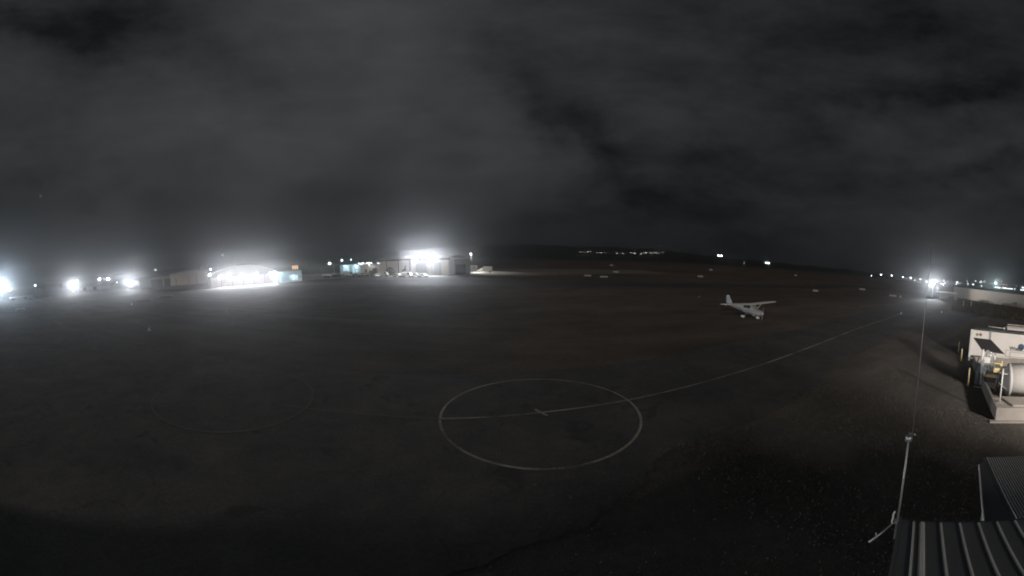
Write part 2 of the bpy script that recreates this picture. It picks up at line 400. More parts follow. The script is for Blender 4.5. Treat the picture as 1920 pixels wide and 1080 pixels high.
# ------------------------------------------------------------------ hills
def ridge_h(az):
    pts = [(-100, 1.2), (-70, .9), (-40, .8), (-20, 1.6), (-6, 2.1), (2, 2.35), (22, 2.1), (30, 1.75), (36, 1.2), (45, .95), (55, .75), (64, .35), (72, .25), (100, .2)]
    for (a, x), (b, y) in zip(pts[:-1], pts[1:]):
        if a <= az <= b: return x + (y - x) * (az - a) / (b - a)
    return .3
def hills():
    m = MB(); N = 620; rows = []
    prof = [(1150, 0.0), (1230, .30), (1330, .62), (1430, .86), (1520, 1.0), (1600, .92), (1700, .4), (1780, 0)]
    for D, k in prof:
        row = []
        for i in range(N + 1):
            az = -100 + 200 * i / N; a = R(az)
            z = k * math.tan(R(ridge_h(az))) * 1520
            if k > 0: z += k * (mnoise.noise(Vector((az * .35, D * .01, 0))) * 7 + mnoise.noise(Vector((az * 4, D * .05, 3))) * 3.5)
            row.append((math.sin(a) * D, math.cos(a) * D, max(z, -.5 if k == 0 else .5)))
        rows.append(row)
    b = 0
    for r_ in rows: m.v += r_
    for i in range(len(rows) - 1):
        for j in range(N):
            m.f.append((i * (N + 1) + j, (i + 1) * (N + 1) + j, (i + 1) * (N + 1) + j + 1, i * (N + 1) + j + 1)); m.mi.append(0); m.sm.append(True)
    return tag(m.build('hills', M['hill']), kind='structure')
hills()

# ------------------------------------------------------------------ lamps
def point(parent, loc, power, col=(.92, .96, 1), r=.18, spot=None, blend=.6):
    ld = bpy.data.lights.new('lamp_light', 'SPOT' if spot else 'POINT'); ld.energy = power; ld.color = col; ld.shadow_soft_size = r
    o = bpy.data.objects.new('lamp_light', ld); C.objects.link(o); o.location = loc
    if parent is not None: o.parent = parent
    if spot:
        ld.spot_size = R(spot[1]); ld.spot_blend = blend
        o.rotation_euler = (-Vector(spot[0])).to_track_quat('Z', 'Y').to_euler()
    return o
def flood(name, base, h, size, m, label, cat='floodlight', group=None, power=0, col=(.92, .96, 1), heads=1, pole=.11, face=None, spread=1.2, omni=False):
    """A mast with floodlight heads turned towards the field."""
    base = Vector((base[0], base[1], 0)); f = Vector(face) - base if face else -base
    rz = math.atan2(f.y, f.x) + math.pi / 2     # local -Y faces the field
    t = empty(name, base, rz, label, cat, group)
    if pole: MB().tube([(0, .25, 0), (0, .25, h)], [pole, pole * .65], 8).build('pole', M['galv'], t)
    for i in range(heads):
        x = (i - (heads - 1) / 2) * spread
        k = MB().box((x, .12, h), (size * 1.15, .22, size * .95)); 
        if heads > 1 and i == 0: k.box((0, .25, h), (spread * (heads - 1), .1, .1))
        hd = k.build('lamp_head', M['dgrey'], t)
        s = size / 2
        MB().box((x, -.02, h), (size, .05, size * .8)).build('lens', m, hd)
        if power: point(t, (x, -.35 - size * .2, h), power / heads, col, max(.12, size * .4), spot=None if omni else ((0, -1, -.02), 64 if power > 3000 else 120), blend=1.0)
        if power > 20000: point(t, (x, -.6, h - .3), 700, col, .3)
    return t
def wall_lamp(name, p, h, size, m, label, group=None, power=0, col=(.92, .96, 1), cat='wall lamp', aim=None):
    b = Vector((p[0], p[1], h)); f = -b if aim is None else aim
    t = empty(name, b, math.atan2(f.y, f.x) + math.pi / 2, label, cat, group)
    MB().box((0, .16, 0), (size * 1.1, .2, size * .9)).build('lamp_housing', M['dgrey'], t)
    MB().box((0, .03, 0), (size, .06, size * .75)).build('lens', m, t)
    if power:
        point(t, (0, -.3, -.05), power * 1.6, col, max(.12, size * .4), spot=((0, -1, -.16), 158), blend=.6)
        point(t, (0, -.5, -.3), min(power * .0012, 9), col, .3)
    return t

# ------------------------------------------------------------------ buildings
def local(a, b):
    a = Vector((a[0], a[1])); b = Vector((b[0], b[1])); return a, math.atan2((b - a).y, (b - a).x), (b - a).length
def shed(name, a, b, depth, h, roofrise, label, cat, wm, rm, group=None, doors=(), ribs=0, ridge='along', eave=.3, doorm=None):
    """Front wall from a to b (local x), depth behind it (local +y)."""
    o, rz, L = local(a, b); t = empty(name, (o.x, o.y, 0), rz, label, cat, group)
    w_ = MB()
    if ridge == 'across':   # gable faces the field
        pr = [(0, h), (L * .5, h + roofrise), (L, h)]
        w_.hexa([(0, 0, 0), (L, 0, 0), (L, depth, 0), (0, depth, 0), (0, 0, h), (L, 0, h), (L, depth, h), (0, depth, h)])
        w_.poly([(0, 0, h), (L, 0, h), (L / 2, 0, h + roofrise)]); w_.poly([(0, depth, h), (L / 2, depth, h + roofrise), (L, depth, h)])
    else:
        w_.hexa([(0, 0, 0), (L, 0, 0), (L, depth, 0), (0, depth, 0), (0, 0, h), (L, 0, h), (L, depth, h), (0, depth, h)])
        w_.poly([(0, 0, h), (0, depth / 2, h + roofrise), (0, depth, h)]); w_.poly([(L, 0, h), (L, depth, h), (L, depth / 2, h + roofrise)])
    k = int(L / 1.6)
    for i in range(1, k):
        w_.box((L * i / k, -.03, h / 2), (.08, .06, h - .1))
    w_.build('wall', wm, t)
    r_ = MB(); e = eave
    if ridge == 'across':
        for s0, s1 in ((0, .5), (1, .5)):
            x0, x1 = L * s0 + (-e if s0 == 0 else e), L * s1
            z0, z1 = h - roofrise * e / (L / 2) + .02, h + roofrise + .02
            r_.hexa([(x0, -e, z0), (x1, -e, z1), (x1, depth + e, z1), (x0, depth + e, z0), (x0, -e, z0 + .14), (x1, -e, z1 + .14), (x1, depth + e, z1 + .14), (x0, depth + e, z0 + .14)])
    else:
        for y0, y1 in ((-e, depth / 2), (depth + e, depth / 2)):
            z0, z1 = h - roofrise * e / (depth / 2) + .02, h + roofrise + .02
            r_.hexa([(-e, y0, z0), (L + e, y0, z0), (L + e, y1, z1), (-e, y1, z1), (-e, y0, z0 + .14), (L + e, y0, z0 + .14), (L + e, y1, z1 + .14), (-e, y1, z1 + .14)])
    r_.build('roof', rm, t)
    for (x0, x1, z0, z1, mm, nm) in doors:
        d = MB().box(((x0 + x1) / 2, -.07, (z0 + z1) / 2), (x1 - x0, .08, z1 - z0))
        nrb = max(2, int((x1 - x0) / 1.2))
        for i in range(1, nrb): d.box((x0 + (x1 - x0) * i / nrb, -.125, (z0 + z1) / 2), (.06, .03, z1 - z0 - .1))
        d.build(nm, mm, t)
    return t, L
def sc2(p): return (p[0] * S, p[1] * S)

# far left low sheds and the grey hangars
pA, pB = far(79, 545, 395), far(118, 544, 395)
shed('storage_shed', pA, pB, 10, 6.4, .8, 'long low pale shed standing alone left of the first starlike floodlight', 'shed', M['grey'], M['grey'])
pA, pB = far(150, 545, 250), far(212, 541, 235)
shed('storage_shed', pA, pB, 9, 3.2, .7, 'low grey shed between the two starlike floodlights at left', 'shed', M['grey'], M['dgrey'],
     doors=[(3, 6, 0, 2.6, M['dgrey'], 'door'), (12, 15, 0, 2.6, M['dgrey'], 'door')])
pA, pB = far(262, 540, 205), far(281, 539, 204)
shed('open_shed', pA, pB, 8, 5.0, .4, 'small pale flat-roofed shed at the left end of the grey hangar row', 'shed', M['grey'], M['grey'])
pA, pB = far(281.5, 539, 203), far(319, 536, 197)
shed('row_hangar', pA, pB, 14, 6.0, 1.0, 'dim grey hangar with a long eave left of the gabled hangar', 'hangar', M['grey'], M['grey'],
     doors=[(1, 9, 0, 4.5, M['dgrey'], 'door'), (10, 18, 0, 4.5, M['dgrey'], 'door')])
# gabled hangar with off-centre ridge
a, rz, L = local(sc2((-204.8, 117.8)), sc2((-186.3, 136.9)))
t = empty('gabled_hangar', (a.x, a.y, 0), rz, 'pale grey gabled hangar with tall dark-lined doors, left of the row of bright lamps', 'hangar')
w_ = MB(); Pf = [(0, 0), (L, 0), (L, 7.6), (L * .5, 8.5), (0, 6.8)]
w_.loft([[(x, y, z) for x, z in Pf] for y in (0, 18)], smooth=False)
for i in range(1, 14): 
    x = L * i / 14; w_.box((x, -.02, 3.2), (.05, .05, 6.2))
w_.build('wall', M['cream'], t)
r_ = MB()
for (x0, z0), (x1, z1) in (((-.4, 6.72), (L * .5, 8.55)), ((L * .5, 8.55), (L + .3, 7.6))):
    r_.hexa([(x0, -.4, z0), (x1, -.4, z1), (x1, 18.4, z1), (x0, 18.4, z0), (x0, -.4, z0 + .15), (x1, -.4, z1 + .15), (x1, 18.4, z1 + .15), (x0, 18.4, z0 + .15)])
r_.build('roof', M['grey'], t)
MB().box((L * .62, -.09, 2.8), (4.6, .1, 5.6)).build('door', M['cream'], t)
for x in (L * .62 - 2.36, L * .62 + 2.36): MB().box((x, -.1, 2.8), (.14, .14, 5.7)).build('door_post', M['dgrey'], t)
v_ = MB()
for i in range(3):
    MB().tube([(L * .58 + i * 2.6, 6, 7.6), (L * .58 + i * 2.6, 6, 10.2)], .22, 8).build('roof_vent', M['galv'], t)

# the big arch-roofed hangar behind five lamps
a = Vector(sc2((-137.2, 102.0))); b = Vector(sc2((-115.5, 131.4))); o_, rz, L = local(a, b)
t = empty('arched_hangar', (a.x, a.y, 0), rz, 'wide arch-roofed hangar with five glaring lamps along its front', 'hangar')
w_ = MB(); N = 14
arc = [(L * i / N, 4.9 + 3.7 * math.sin(math.pi * i / N) ** .8) for i in range(N + 1)]
w_.loft([[(x, y, z) for x, z in [(0, 0)] + [(L, 0)] + arc[::-1]] for y in (0, 26)], smooth=False)
w_.build('wall', M['grey'], t)
r_ = MB()
for (x0, z0), (x1, z1) in zip(arc[:-1], arc[1:]):
    r_.hexa([(x0, -.6, z0 + .02), (x1, -.6, z1 + .02), (x1, 26.4, z1 + .02), (x0, 26.4, z0 + .02), (x0, -.6, z0 + .2), (x1, -.6, z1 + .2), (x1, 26.4, z1 + .2), (x0, 26.4, z0 + .2)])
r_.build('roof', M['cream'], t)
for i in range(6):
    x0 = .8 + i * (L - 1.6) / 6; d_ = MB().box((x0 + (L - 1.6) / 12, -.1, 2.1), ((L - 1.6) / 6 - .3, .12, 4.2))
    for j in range(1, 5): d_.box((x0 + (L - 1.6) / 12, -.18, 4.2 * j / 5), ((L - 1.6) / 6 - .4, .05, .08))
    d_.build('door', M['cream'], t)
dirn = (b - a).normalized(); nrmf = Vector((dirn.y, -dirn.x))
lx = [(411, 521.5), (430, 518.5), (454, 517), (480, 516), (508, 514)]
words = ['first lamp from the left on the front of the arched hangar', 'second lamp from the left on the front of the arched hangar',
         'middle lamp of the five on the front of the arched hangar', 'fourth lamp from the left on the front of the arched hangar',
         'rightmost and largest glaring lamp on the front of the arched hangar']
for i, (x, y) in enumerate(lx):
    # where the sight line meets the front, 0.5 m proud of it
    dd = dirof(x, y); den = dd.x * nrmf.x + dd.y * nrmf.y; tt = ((a + nrmf * .5).dot(nrmf)) / den
    p = Vector((dd.x * tt, dd.y * tt)); z = H + dd.z * tt
    wall_lamp('wall_lamp', p, z, [.75, .75, .85, .95, 1.05][i], M['lampwarm'], words[i], 'five glaring lamps on the arched hangar', 7600 + i * 1000, (.95, .97, 1), aim=nrmf)
wall_lamp('wall_lamp', far(393, 515.5, 142), far(393, 515.5, 142).z, .6, M['lamp'], 'smaller oblong lamp beside the right end of the gabled hangar', None, 1500)
t = flood('street_lamp', far(395, 505, 158), far(395, 505, 158).z, .45, M['farlamp'], 'small lamp on a pole above the gap between the gabled and arched hangars', 'street lamp')
bpy.context.view_layer.update()
dl = t.matrix_world.to_3x3().inverted() @ (Vector((-168, 102, 4)) - far(395, 505, 158))
point(t, (0, -.5, far(395, 505, 158).z), 16000, (1, .97, .93), .2, spot=(dl, 75), blend=1.0)  # extra spot at this lamp, added to brighten the gabled hangar

# cyan-lit workshop right of the arched hangar
a = Vector((at(521, 531).x, at(521, 531).y)); b = Vector((at(566, 525).x, at(566, 525).y))
t, L = shed('workshop', a, b, 2.6, 4.6, .3, 'pale blue lit workshop at the right end of the arched hangar', 'workshop', M['skyblue'], M['grey'])
for x0, x1, z0, z1, mm in ((1.0, 2.4, .6, 4.0, 'litpane'), (8.5, 10.5, 1.2, 2.4, 'litpane'), (12.5, 14.5, .4, 2.6, 'litpane')):
    fr = MB().box(((x0 + x1) / 2, -.06, (z0 + z1) / 2), (x1 - x0 + .2, .08, z1 - z0 + .2)).build('window', M['white'], t)
    MB().box(((x0 + x1) / 2, -.12, (z0 + z1) / 2), (x1 - x0, .04, z1 - z0)).build('pane', M[mm], fr)
aw = MB().box((L * .62, -1.2, 2.9), (L * .5, 2.2, .12)); [aw.tube([(L * .4 + i * L * .22, -2.1, 0), (L * .4 + i * L * .22, -2.1, 2.85)], .07, 6) for i in range(3)]
aw.build('awning', M['white'], t)
point(t, (1.7, -1.0, 4.0), 420, (.6, .88, 1), .2); point(t, (L * .6, -1.2, 2.5), 420, (.7, .92, 1), .2)
pp = far(554, 502, 166); fr0 = far(548, 525, 166); fr1 = far(561, 525, 166)
t, L = shed('control_cabin', fr0, fr1, 5, 7.6, .3, 'small upper cabin with a row of glowing orange windows', 'cabin', M['grey'], M['grey'])
for i in range(3):
    x = .5 + i * 1.05
    fr = MB().box((x + .3, -.06, 6.1), (.72, .08, 2.0)).build('window', M['white'], t)
    MB().box((x + .3, -.12, 6.1), (.52, .04, 1.8)).build('pane', M['litwarm'], fr)
low = MB(); a = at(521, 532.5); b = at(566, 526)
low.wall(a, b, 0, .7, .4); tag(low.build('low_barrier', M['white']), 'low white barrier glowing at the foot of the pale blue workshop', 'barrier')
wall_lamp('wall_lamp', far(525, 510, 146), far(525, 510, 146).z, .7, M['lamp'], 'bluish lamp at the corner between arched hangar and workshop', None, 1100, (.75, .9, 1))

# terminal building, cyan windows
a = sc2((-124, 211)); b = sc2((-108, 215))
a = far(638, 513.5, 205); b = far(676, 512, 200)
t, L = shed('terminal_building', a, b, 12, 5.2, .35, 'flat-roofed building with pale cyan lit windows left of the lamp posts', 'building', M['skyblue'], M['grey'])
u = L / 38.0
for (x0, x1, z0, z1) in ((6, 11, 1.6, 4.3), (12, 18, 3.5, 4.4), (12, 18, 1.4, 2.8), (23.5, 27.5, .3, 4.4), (29.5, 34, .5, 1.9)):
    fr = MB().box(((x0 + x1) / 2 * u, -.06, (z0 + z1) / 2), ((x1 - x0) * u + .2, .08, z1 - z0 + .2)).build('window', M['white'], t)
    MB().box(((x0 + x1) / 2 * u, -.12, (z0 + z1) / 2), ((x1 - x0) * u, .04, z1 - z0)).build('pane', M['litpane'], fr)
point(t, (L * .3, -1.2, 4.4), 420, (.6, .88, 1), .2); point(t, (L * .8, -1.2, 4.4), 420, (.6, .88, 1), .2)
# pale clubhouse behind the lamp posts
a = far(676.5, 512, 196); b = far(727, 514, 178)
t, L = shed('clubhouse', a, b, 10, 4.6, .9, 'low pale building behind the three double lamp posts', 'building', M['cream'], M['grey'],
     doors=[(4, 6, 0, 2.4, M['dgrey'], 'door'), (11, 15, 0, 3, M['dgrey'], 'door')])

# main floodlit hangar
a = Vector(sc2((-78.1, 181.6))); b = Vector(sc2((-33.9, 173.0)))
o_, rz, L = local(a, b)
t = empty('main_hangar', (a.x, a.y, 0), rz, 'big cream hangar with two dazzling floodlights at its roof edge', 'hangar')
w_ = MB().box((L / 2, 10, 3.5), (L, 20, 7.0))
for i in range(1, 24): w_.box((L * i / 24, -.03, 3.5), (.09, .07, 6.9))
w_.build('wall', M['cream'], t)
r_ = MB(); NR = 8; prof = []
for i in range(NR + 1):
    y = -1.2 + 22.4 * i / NR; prof.append((y, 7.1 + 1.75 * math.sin(math.pi * (.12 + .76 * i / NR))))
for (y0, z0), (y1, z1) in zip(prof[:-1], prof[1:]):
    r_.hexa([(-1.2, y0, z0), (L + .6, y0, z0), (L + .6, y1, z1), (-1.2, y1, z1), (-1.2, y0, z0 + .2), (L + .6, y0, z0 + .2), (L + .6, y1, z1 + .2), (-1.2, y1, z1 + .2)])
r_.build('roof', M['grey'], t)
MB().box((L / 2, -.75, 7.35), (L + 1.6, .9, .75)).build('fascia', M['dgrey'], t)
for x in (L * .12, L * .3, L * .47): MB().box((x, -.14, 3.45), (.28, .2, 6.8)).build('pillar', M['dgrey'], t)
for x in (L * .52, L * .76): MB().box((x, -.35, 3.45), (1.9, .6, 6.9)).build('pillar', M['white'], t)
for x0, x1 in ((L * .56, L * .70), (L * .80, L * .9)):
    d_ = MB().box(((x0 + x1) / 2, -.09, 2.9), (x1 - x0, .12, 5.8))
    for j in range(1, 6): d_.box(((x0 + x1) / 2, -.17, 5.8 * j / 6), (x1 - x0 - .1, .05, .09))
    d_.build('door', M['grey'], t)
pth = [(L * .345, 1.6), (L * .36, 2.6), (L * .385, 3.0), (L * .40, 4.6), (L * .415, 4.8), (L * .405, 3.2), (L * .42, 2.4), (L * .38, 1.9)]
e_ = MB(); e_.loft([[(x, y, z) for x, z in pth] for y in (-.14, -.08)], smooth=False); e_.build('emblem', M['dgrey'], t, label='dark swooping emblem on the cream hangar wall')
ang = Vector((b - a)).normalized(); nf = Vector((ang.y, -ang.x))
for i, (x, y, lab, pw, sz) in enumerate([(779.5, 484, 'left one of two dazzling floodlights on the cream hangar roof edge', 16000, 1.1),
                                       (810.5, 483, 'right and larger of two dazzling floodlights on the cream hangar roof edge', 20000, 1.3)]):
    dd = dirof(x, y); tt = ((a + nf * 1.6).dot(nf)) / (dd.x * nf.x + dd.y * nf.y)
    p = Vector((dd.x * tt, dd.y * tt)); z = H + dd.z * tt
    wall_lamp('hangar_floodlight', p, z, sz, M['lamp'], lab, 'dazzling floodlights on the cream hangar', pw, cat='floodlight', aim=nf)
for i, (x, y) in enumerate([(791, 483), (797.5, 483)]):
    dd = dirof(x, y); tt = ((a + nf * 1.4).dot(nf)) / (dd.x * nf.x + dd.y * nf.y)
    p = Vector((dd.x * tt, dd.y * tt)); z = H + dd.z * tt
    wall_lamp('small_floodlight', p, z, .25, M['farlamp'], ['small blue-white lamp between the dazzling pair, the one on the left', 'small blue-white lamp between the dazzling pair, the one on the right'][i], 'small lamps between the floodlights')
# darker annex
a = Vector((at(843, 515).x, at(843, 515).y)); b = Vector((at(882, 513).x, at(882, 513).y)); 
shed('hangar_annex', a + Vector((0, 1.2)), b, 14, 6.9, .3, 'unlit grey annex at the right end of the cream hangar', 'hangar', M['grey'], M['grey'],
     doors=[(3, 8.5, 0, 4.6, M['dgrey'], 'door')])
flood('street_lamp', far(883, 476, 172), far(883, 476, 172).z, .45, M['farlamp'], 'single small lamp on a tall pole behind the unlit grey annex', 'street lamp', power=900, col=(1, .97, .92), omni=True)
pl_ = far(883, 476, 172); dl = (at(903, 511) - pl_)
pt_ = [o for o in bpy.data.objects if o.name.startswith('street_lamp') and o.get('label', '').startswith('single small lamp')][0]
bpy.context.view_layer.update()
point(pt_, (0, 1.3, pl_.z - .3), 42000, (1, .97, .92), .2, spot=(pt_.matrix_world.to_3x3().inverted() @ dl, 95), blend=.9)  # second spot added at this pole to brighten trailer and cabin

# right-hand long cream building
a = Vector((at(1787, 557).x, at(1787, 557).y)); b = Vector((at(1912, 578).x, at(1912, 578).y)); d_ = (b - a).normalized(); b2 = b + d_ * 22
t, L = shed('long_hangar', a, b2, 16, 5.45, .5, 'long pale windowless building behind the fuel compound', 'hangar', M['palewall'], M['dgrey'])
MB().box((L * .70, .2, 5.75), (L * .58, .5, .32)).build('fascia', M['dgrey'], t)

# side building with carport beside the starlike floodlight
a = at(1764, 560.5); b = at(1782, 562)
t = empty('carport', ((a.x + b.x) / 2, (a.y + b.y) / 2, 0), math.atan2(b.y - a.y, b.x - a.x), 'pale flat canopy on posts beside the star-shaped lamp at right', 'carport')
MB().box((0, 0, 3.1), (9.5, 6, .5)).build('roof', M['white'], t)
for x in (-4, 0, 4): MB().box((x, -2.5, 1.42), (.18, .18, 2.84)).build('post', M['galv'], t)
MB().box((-.5, 1.5, 1.42), (4, 2, 2.84)).build('cabinet', M['grey'], t)

# ------------------------------------------------------------------ vehicles
def vehicle(name, loc, rz, label, cat, kind='car', col='white', group=None):
    t = empty(name, (loc[0], loc[1], 0), rz, label, cat, group)
    if kind == 'car': prof = [(-2.2, .45), (2.2, .45), (2.25, .85), (1.25, 1.0), (.6, 1.5), (-1.3, 1.52), (-2.1, 1.0), (-2.25, .8)]; gw = [((1.12, 1.02), (.58, 1.44), (-1.22, 1.46), (-1.9, 1.02))]
    elif kind == 'van': prof = [(-2.5, .45), (2.5, .45), (2.55, 1.1), (2.0, 1.3), (1.5, 2.1), (-2.5, 2.15)]; gw = [((1.9, 1.32), (1.45, 1.98), (.5, 2.0), (.5, 1.32))]
    elif kind == 'pickup': prof = [(-2.6, .5), (2.6, .5), (2.65, 1.05), (1.5, 1.15), (.95, 1.75), (-.6, 1.78), (-.7, 1.15), (-2.6, 1.15)]; gw = [((1.38, 1.17), (.92, 1.68), (-.5, 1.7), (-.58, 1.17))]
    w2 = .9; body = MB()
    top = max(z for x, z in prof)
    rings = []
    for y, k in ((-w2, .94), (-w2 * .93, 1), (w2 * .93, 1), (w2, .94)):
        rings.append([(x * (.99 if k < 1 else 1), y * (1 - .12 * max(0, (z - 1.0)) / .8), .45 + (z - .45) * k) for x, z in prof])
    body.loft(rings, smooth=False); body.build('body', M[col], t)
    for q in gw:
        for s in (-1, 1):
            MB().loft([[(x, s * (w2 * (1 - .12 * max(0, z - 1.0) / .8) + e), z) for x, z in q] for e in (-.02, .015)], smooth=False).build('side_window', M['glass'], t)
    for x in (-1.45, 1.45):
        for s in (-1, 1): MB().tube([(x, s * .68, .34), (x, s * .93, .34)], .34, 14).build('wheel', M['black'], t)
    return t
def veh_px(px, py, kind, label, cat, face, name, col='white'):
    p = at(px, py); return vehicle(name, (p.x, p.y), face, label, cat, kind, col)
veh_px(746, 519.5, 'car', 'white car parked before the left half of the cream hangar', 'car', R(-8), 'parked_car')
veh_px(763, 520, 'van', 'white van parked just left of the left dazzling floodlight', 'van', R(-4), 'parked_van')
veh_px(780, 520, 'pickup', 'white pickup parked right under the left dazzling floodlight', 'pickup', R(172), 'pickup_truck')
veh_px(793.5, 520, 'car', 'pale car between the two dazzling floodlights', 'car', R(-10), 'parked_car')
veh_px(719, 518.5, 'van', 'white high-roofed van at the left end of the cream hangar', 'van', R(10), 'parked_van')
veh_px(709, 519, 'car', 'small pale car beside the high-roofed van, under the third lamp post', 'car', R(60), 'parked_car')
veh_px(684, 517, 'car', 'white car below the first and second double lamp posts', 'car', R(0), 'parked_car')
veh_px(656, 518, 'van', 'pale van in front of the cyan-windowed building', 'van', R(12), 'parked_van')
veh_px(668, 519, 'car', 'grey car parked right of the pale van at the cyan-windowed building', 'car', R(20), 'parked_car', 'galv')
veh_px(633, 518, 'car', 'grey car parked beneath the curved street lamp', 'car', R(15), 'parked_car', 'galv')
veh_px(903, 509.5, 'car', 'white car in front of the white box trailer', 'car', R(180), 'parked_car')
# long pale trailer beneath the curved lamp
a = at(606, 521); b = at(632, 518)
t = empty('flatbed_trailer', ((a.x + b.x) / 2, (a.y + b.y) / 2, 0), math.atan2(b.y - a.y, b.x - a.x), 'long pale flat trailer under the curved street lamp', 'trailer')
MB().box((0, 0, 1.2), (10, 2.4, .7)).build('deck', M['white'], t)
for x in (-3.6, -2.6, 3.6):
    for y in (-1, 1): MB().tube([(x, y * .9, .43), (x, y * 1.15, .43)], .42, 12).build('wheel', M['black'], t)
# white box trailer
a = at(914.5, 511)
t = empty('box_trailer', (a.x, a.y, 0), R(-4), 'plain white box trailer on the lit apron right of the hangars', 'trailer')
MB().box((0, 0, 1.85), (4.6, 2.3, 2.5)).build('body', M['white'], t)
for y in (-1, 1): MB().tube([(1.2, y * .95, .4), (1.2, y * 1.2, .4)], .4, 14).build('wheel', M['black'], t)
MB().box((-2.9, 0, .65), (1.3, .12, .12)).build('drawbar', M['dgrey'], t)
# white cabin beside the annex
a = at(886.5, 508)
t = empty('portable_cabin', (a.x, a.y, 0), R(-5), 'small white cabin half hidden by the unlit annex', 'cabin')
MB().box((0, 0, 1.75), (5.2, 2.6, 2.7)).build('wall', M['white'], t)
MB().box((.9, -1.33, 1.9), (1.7, .08, 1.5)).build('window', M['grey'], t)
MB().box((-1.5, -1.33, 1.55), (.9, .08, 2.1)).build('door', M['grey'], t)
# far-left white truck under the blue glare
a = far(18, 562, 200); b = far(62, 560, 200)
o_, rz, L = local(a, b)
t = empty('flatbed_truck', (a.x, a.y, 0), rz, 'long low white truck below the glaring lamp at the left edge', 'truck')
MB().box((L * .38, 0, 1.55), (L * .78, 2.4, .9)).build('deck', M['white'], t)
cb = MB().box((L * .88, 0, 1.35), (L * .24, 2.5, 2.0))
for i in range(6): cb.box((L * .79 + i * L * .035, -1.27, 1.3), (.1, .05, 1.5))
cb.build('cab', M['white'], t)
for x in (L * .12, L * .2, L * .68): 
    for y in (-1, 1): MB().tube([(x, y * .9, .55), (x, y * 1.2, .55)], .55, 14).build('wheel', M['black'], t)
# pipe barrier in the grass, left edge
a = at(30, 584.5); b = at(46, 582)
t = MB().tube([(a.x, a.y, 0), (a.x, a.y, .8), (b.x, b.y, .8), (b.x, b.y, 0)], .06, 8).build('pipe_barrier', M['white'])
tag(t, 'thin pale pipe rail standing in the grass at far left', 'barrier')

# ------------------------------------------------------------------ lamps, left to right
flood('tower_floodlight', far(1, 535, 235), far(1, 535, 235).z, 1.5, M['lamp'], 'large blue-white floodlight glaring at the left edge', power=95000, col=(.72, .88, 1))
flood('tower_floodlight', far(17.5, 543, 215), far(17.5, 543, 215).z, .8, M['lampwarm'], 'smaller white floodlight low beside the blue-white one at the left edge', power=9000)
flood('street_lamp', far(66, 535, 300), far(66, 535, 300).z, .9, M['farlamp'], 'lone round lamp between the left edge and the long low pale shed', 'street lamp')
flood('tower_floodlight', far(137, 536, 225), far(137, 536, 225).z, 1.0, M['lamp'], 'starlike floodlight at the right end of the long low pale shed', power=50000)
flood('street_lamp', far(145, 526.5, 225), far(145, 526.5, 225).z, .5, M['farlamp'], 'small lamp just above the starlike floodlight by the low pale shed', 'street lamp')
for i, (x, y) in enumerate([(186.5, 523.5), (202.5, 523)]):
    flood('street_lamp', far(x, y, 210), far(x, y, 210).z, .6, M['lamp'], ['left lamp of the pair over the low grey shed', 'right lamp of the pair over the low grey shed'][i], 'street lamp', 'pair of lamps over the low grey shed', power=3000)
flood('street_lamp', far(219, 529.5, 215), far(219, 529.5, 215).z, .35, M['farlamp'], 'tiny lamp just left of the second starlike floodlight', 'street lamp')
flood('tower_floodlight', far(242, 528, 185), far(242, 528, 185).z, 1.0, M['lamp'], 'starlike floodlight left of the row of grey hangars', power=42000)
flood('mast_light', far(291.5, 506, 260), far(291.5, 506, 260).z, .5, M['farlamp'], 'tiny light high above the dim grey hangar', 'light')
# curved street lamp
p = at(627, 512); ph = far(618, 493.5, math.hypot(p.x, p.y)); z = ph.z
t = empty('curved_street_lamp', (p.x, p.y, 0), 0, 'street lamp with a curved white pole right of the workshop', 'street lamp')
hx, hy = ph.x - p.x, ph.y - p.y
MB().tube([(0, 0, 0), (hx * .08, hy * .08, z * .75), (hx * .25, hy * .25, z * .96), (hx * .6, hy * .6, z), (hx, hy, z)], [.2, .17, .15, .12, .1], 8).build('pole', M['white'], t)
lh = MB().box((hx, hy, z + .05), (.9, .6, .25)).build('lamp_head', M['dgrey'], t)
MB().ball((hx, hy, z - .2), .42, 10, sz=.7).build('lens', M['lamp'], lh); point(t, (hx, hy, z - .8), 500)
flood('unlit_street_lamp', far(581, 513, 200), far(580, 496, 200).z, .7, M['grey'], 'dark unlit street lamp pole right of the workshop', 'street lamp')
for x, y, s, lab in ((641, 488, .75, 'round lamp above the left end of the cyan-windowed building'), (658, 487, .4, 'faint dot lamp above the middle of the cyan-windowed building')):
    flood('street_lamp', far(x, y, 235), far(x, y, 235).z, s, M['farlamp'], lab, 'street lamp')
for i, (x, y) in enumerate([(677, 493), (692, 493), (714.5, 493)]):
    D = [196, 188, 176][i]; p = far(x, y, D)
    t = empty('double_street_lamp', (p.x, p.y, 0), R([5, -3, 8][i]), ['left post of the three double-headed lamps, beside the cyan-windowed building', 'middle post of the three double-headed lamps before the low pale building',
              'right post of the three double-headed lamps, nearest the cream hangar'][i], 'street lamp', 'double-headed lamp posts')
    MB().tube([(0, 0, 0), (0, 0, p.z + .2)], [.16, .12], 8).build('pole', M['white'], t)
    MB().box((0, 0, p.z + .2), (3.4, .12, .12)).build('cross_arm', M['white'], t)
    for s in (-1, 1):
        hd = MB().box((s * 1.4, 0, p.z), (.95, .5, .2)).build('lamp_head', M['dgrey'], t)
        MB().box((s * 1.4, 0, p.z - .16), (.85, .42, .1)).build('lens', M['farlamp'], hd)
    point(t, (0, -.6, p.z - .4), 380)
flood('high_star_lamp', far(417, 478, 330), far(417, 478, 330).z, .6, M['farlamp'], 'tiny light high above the arched hangar, left part', 'light')

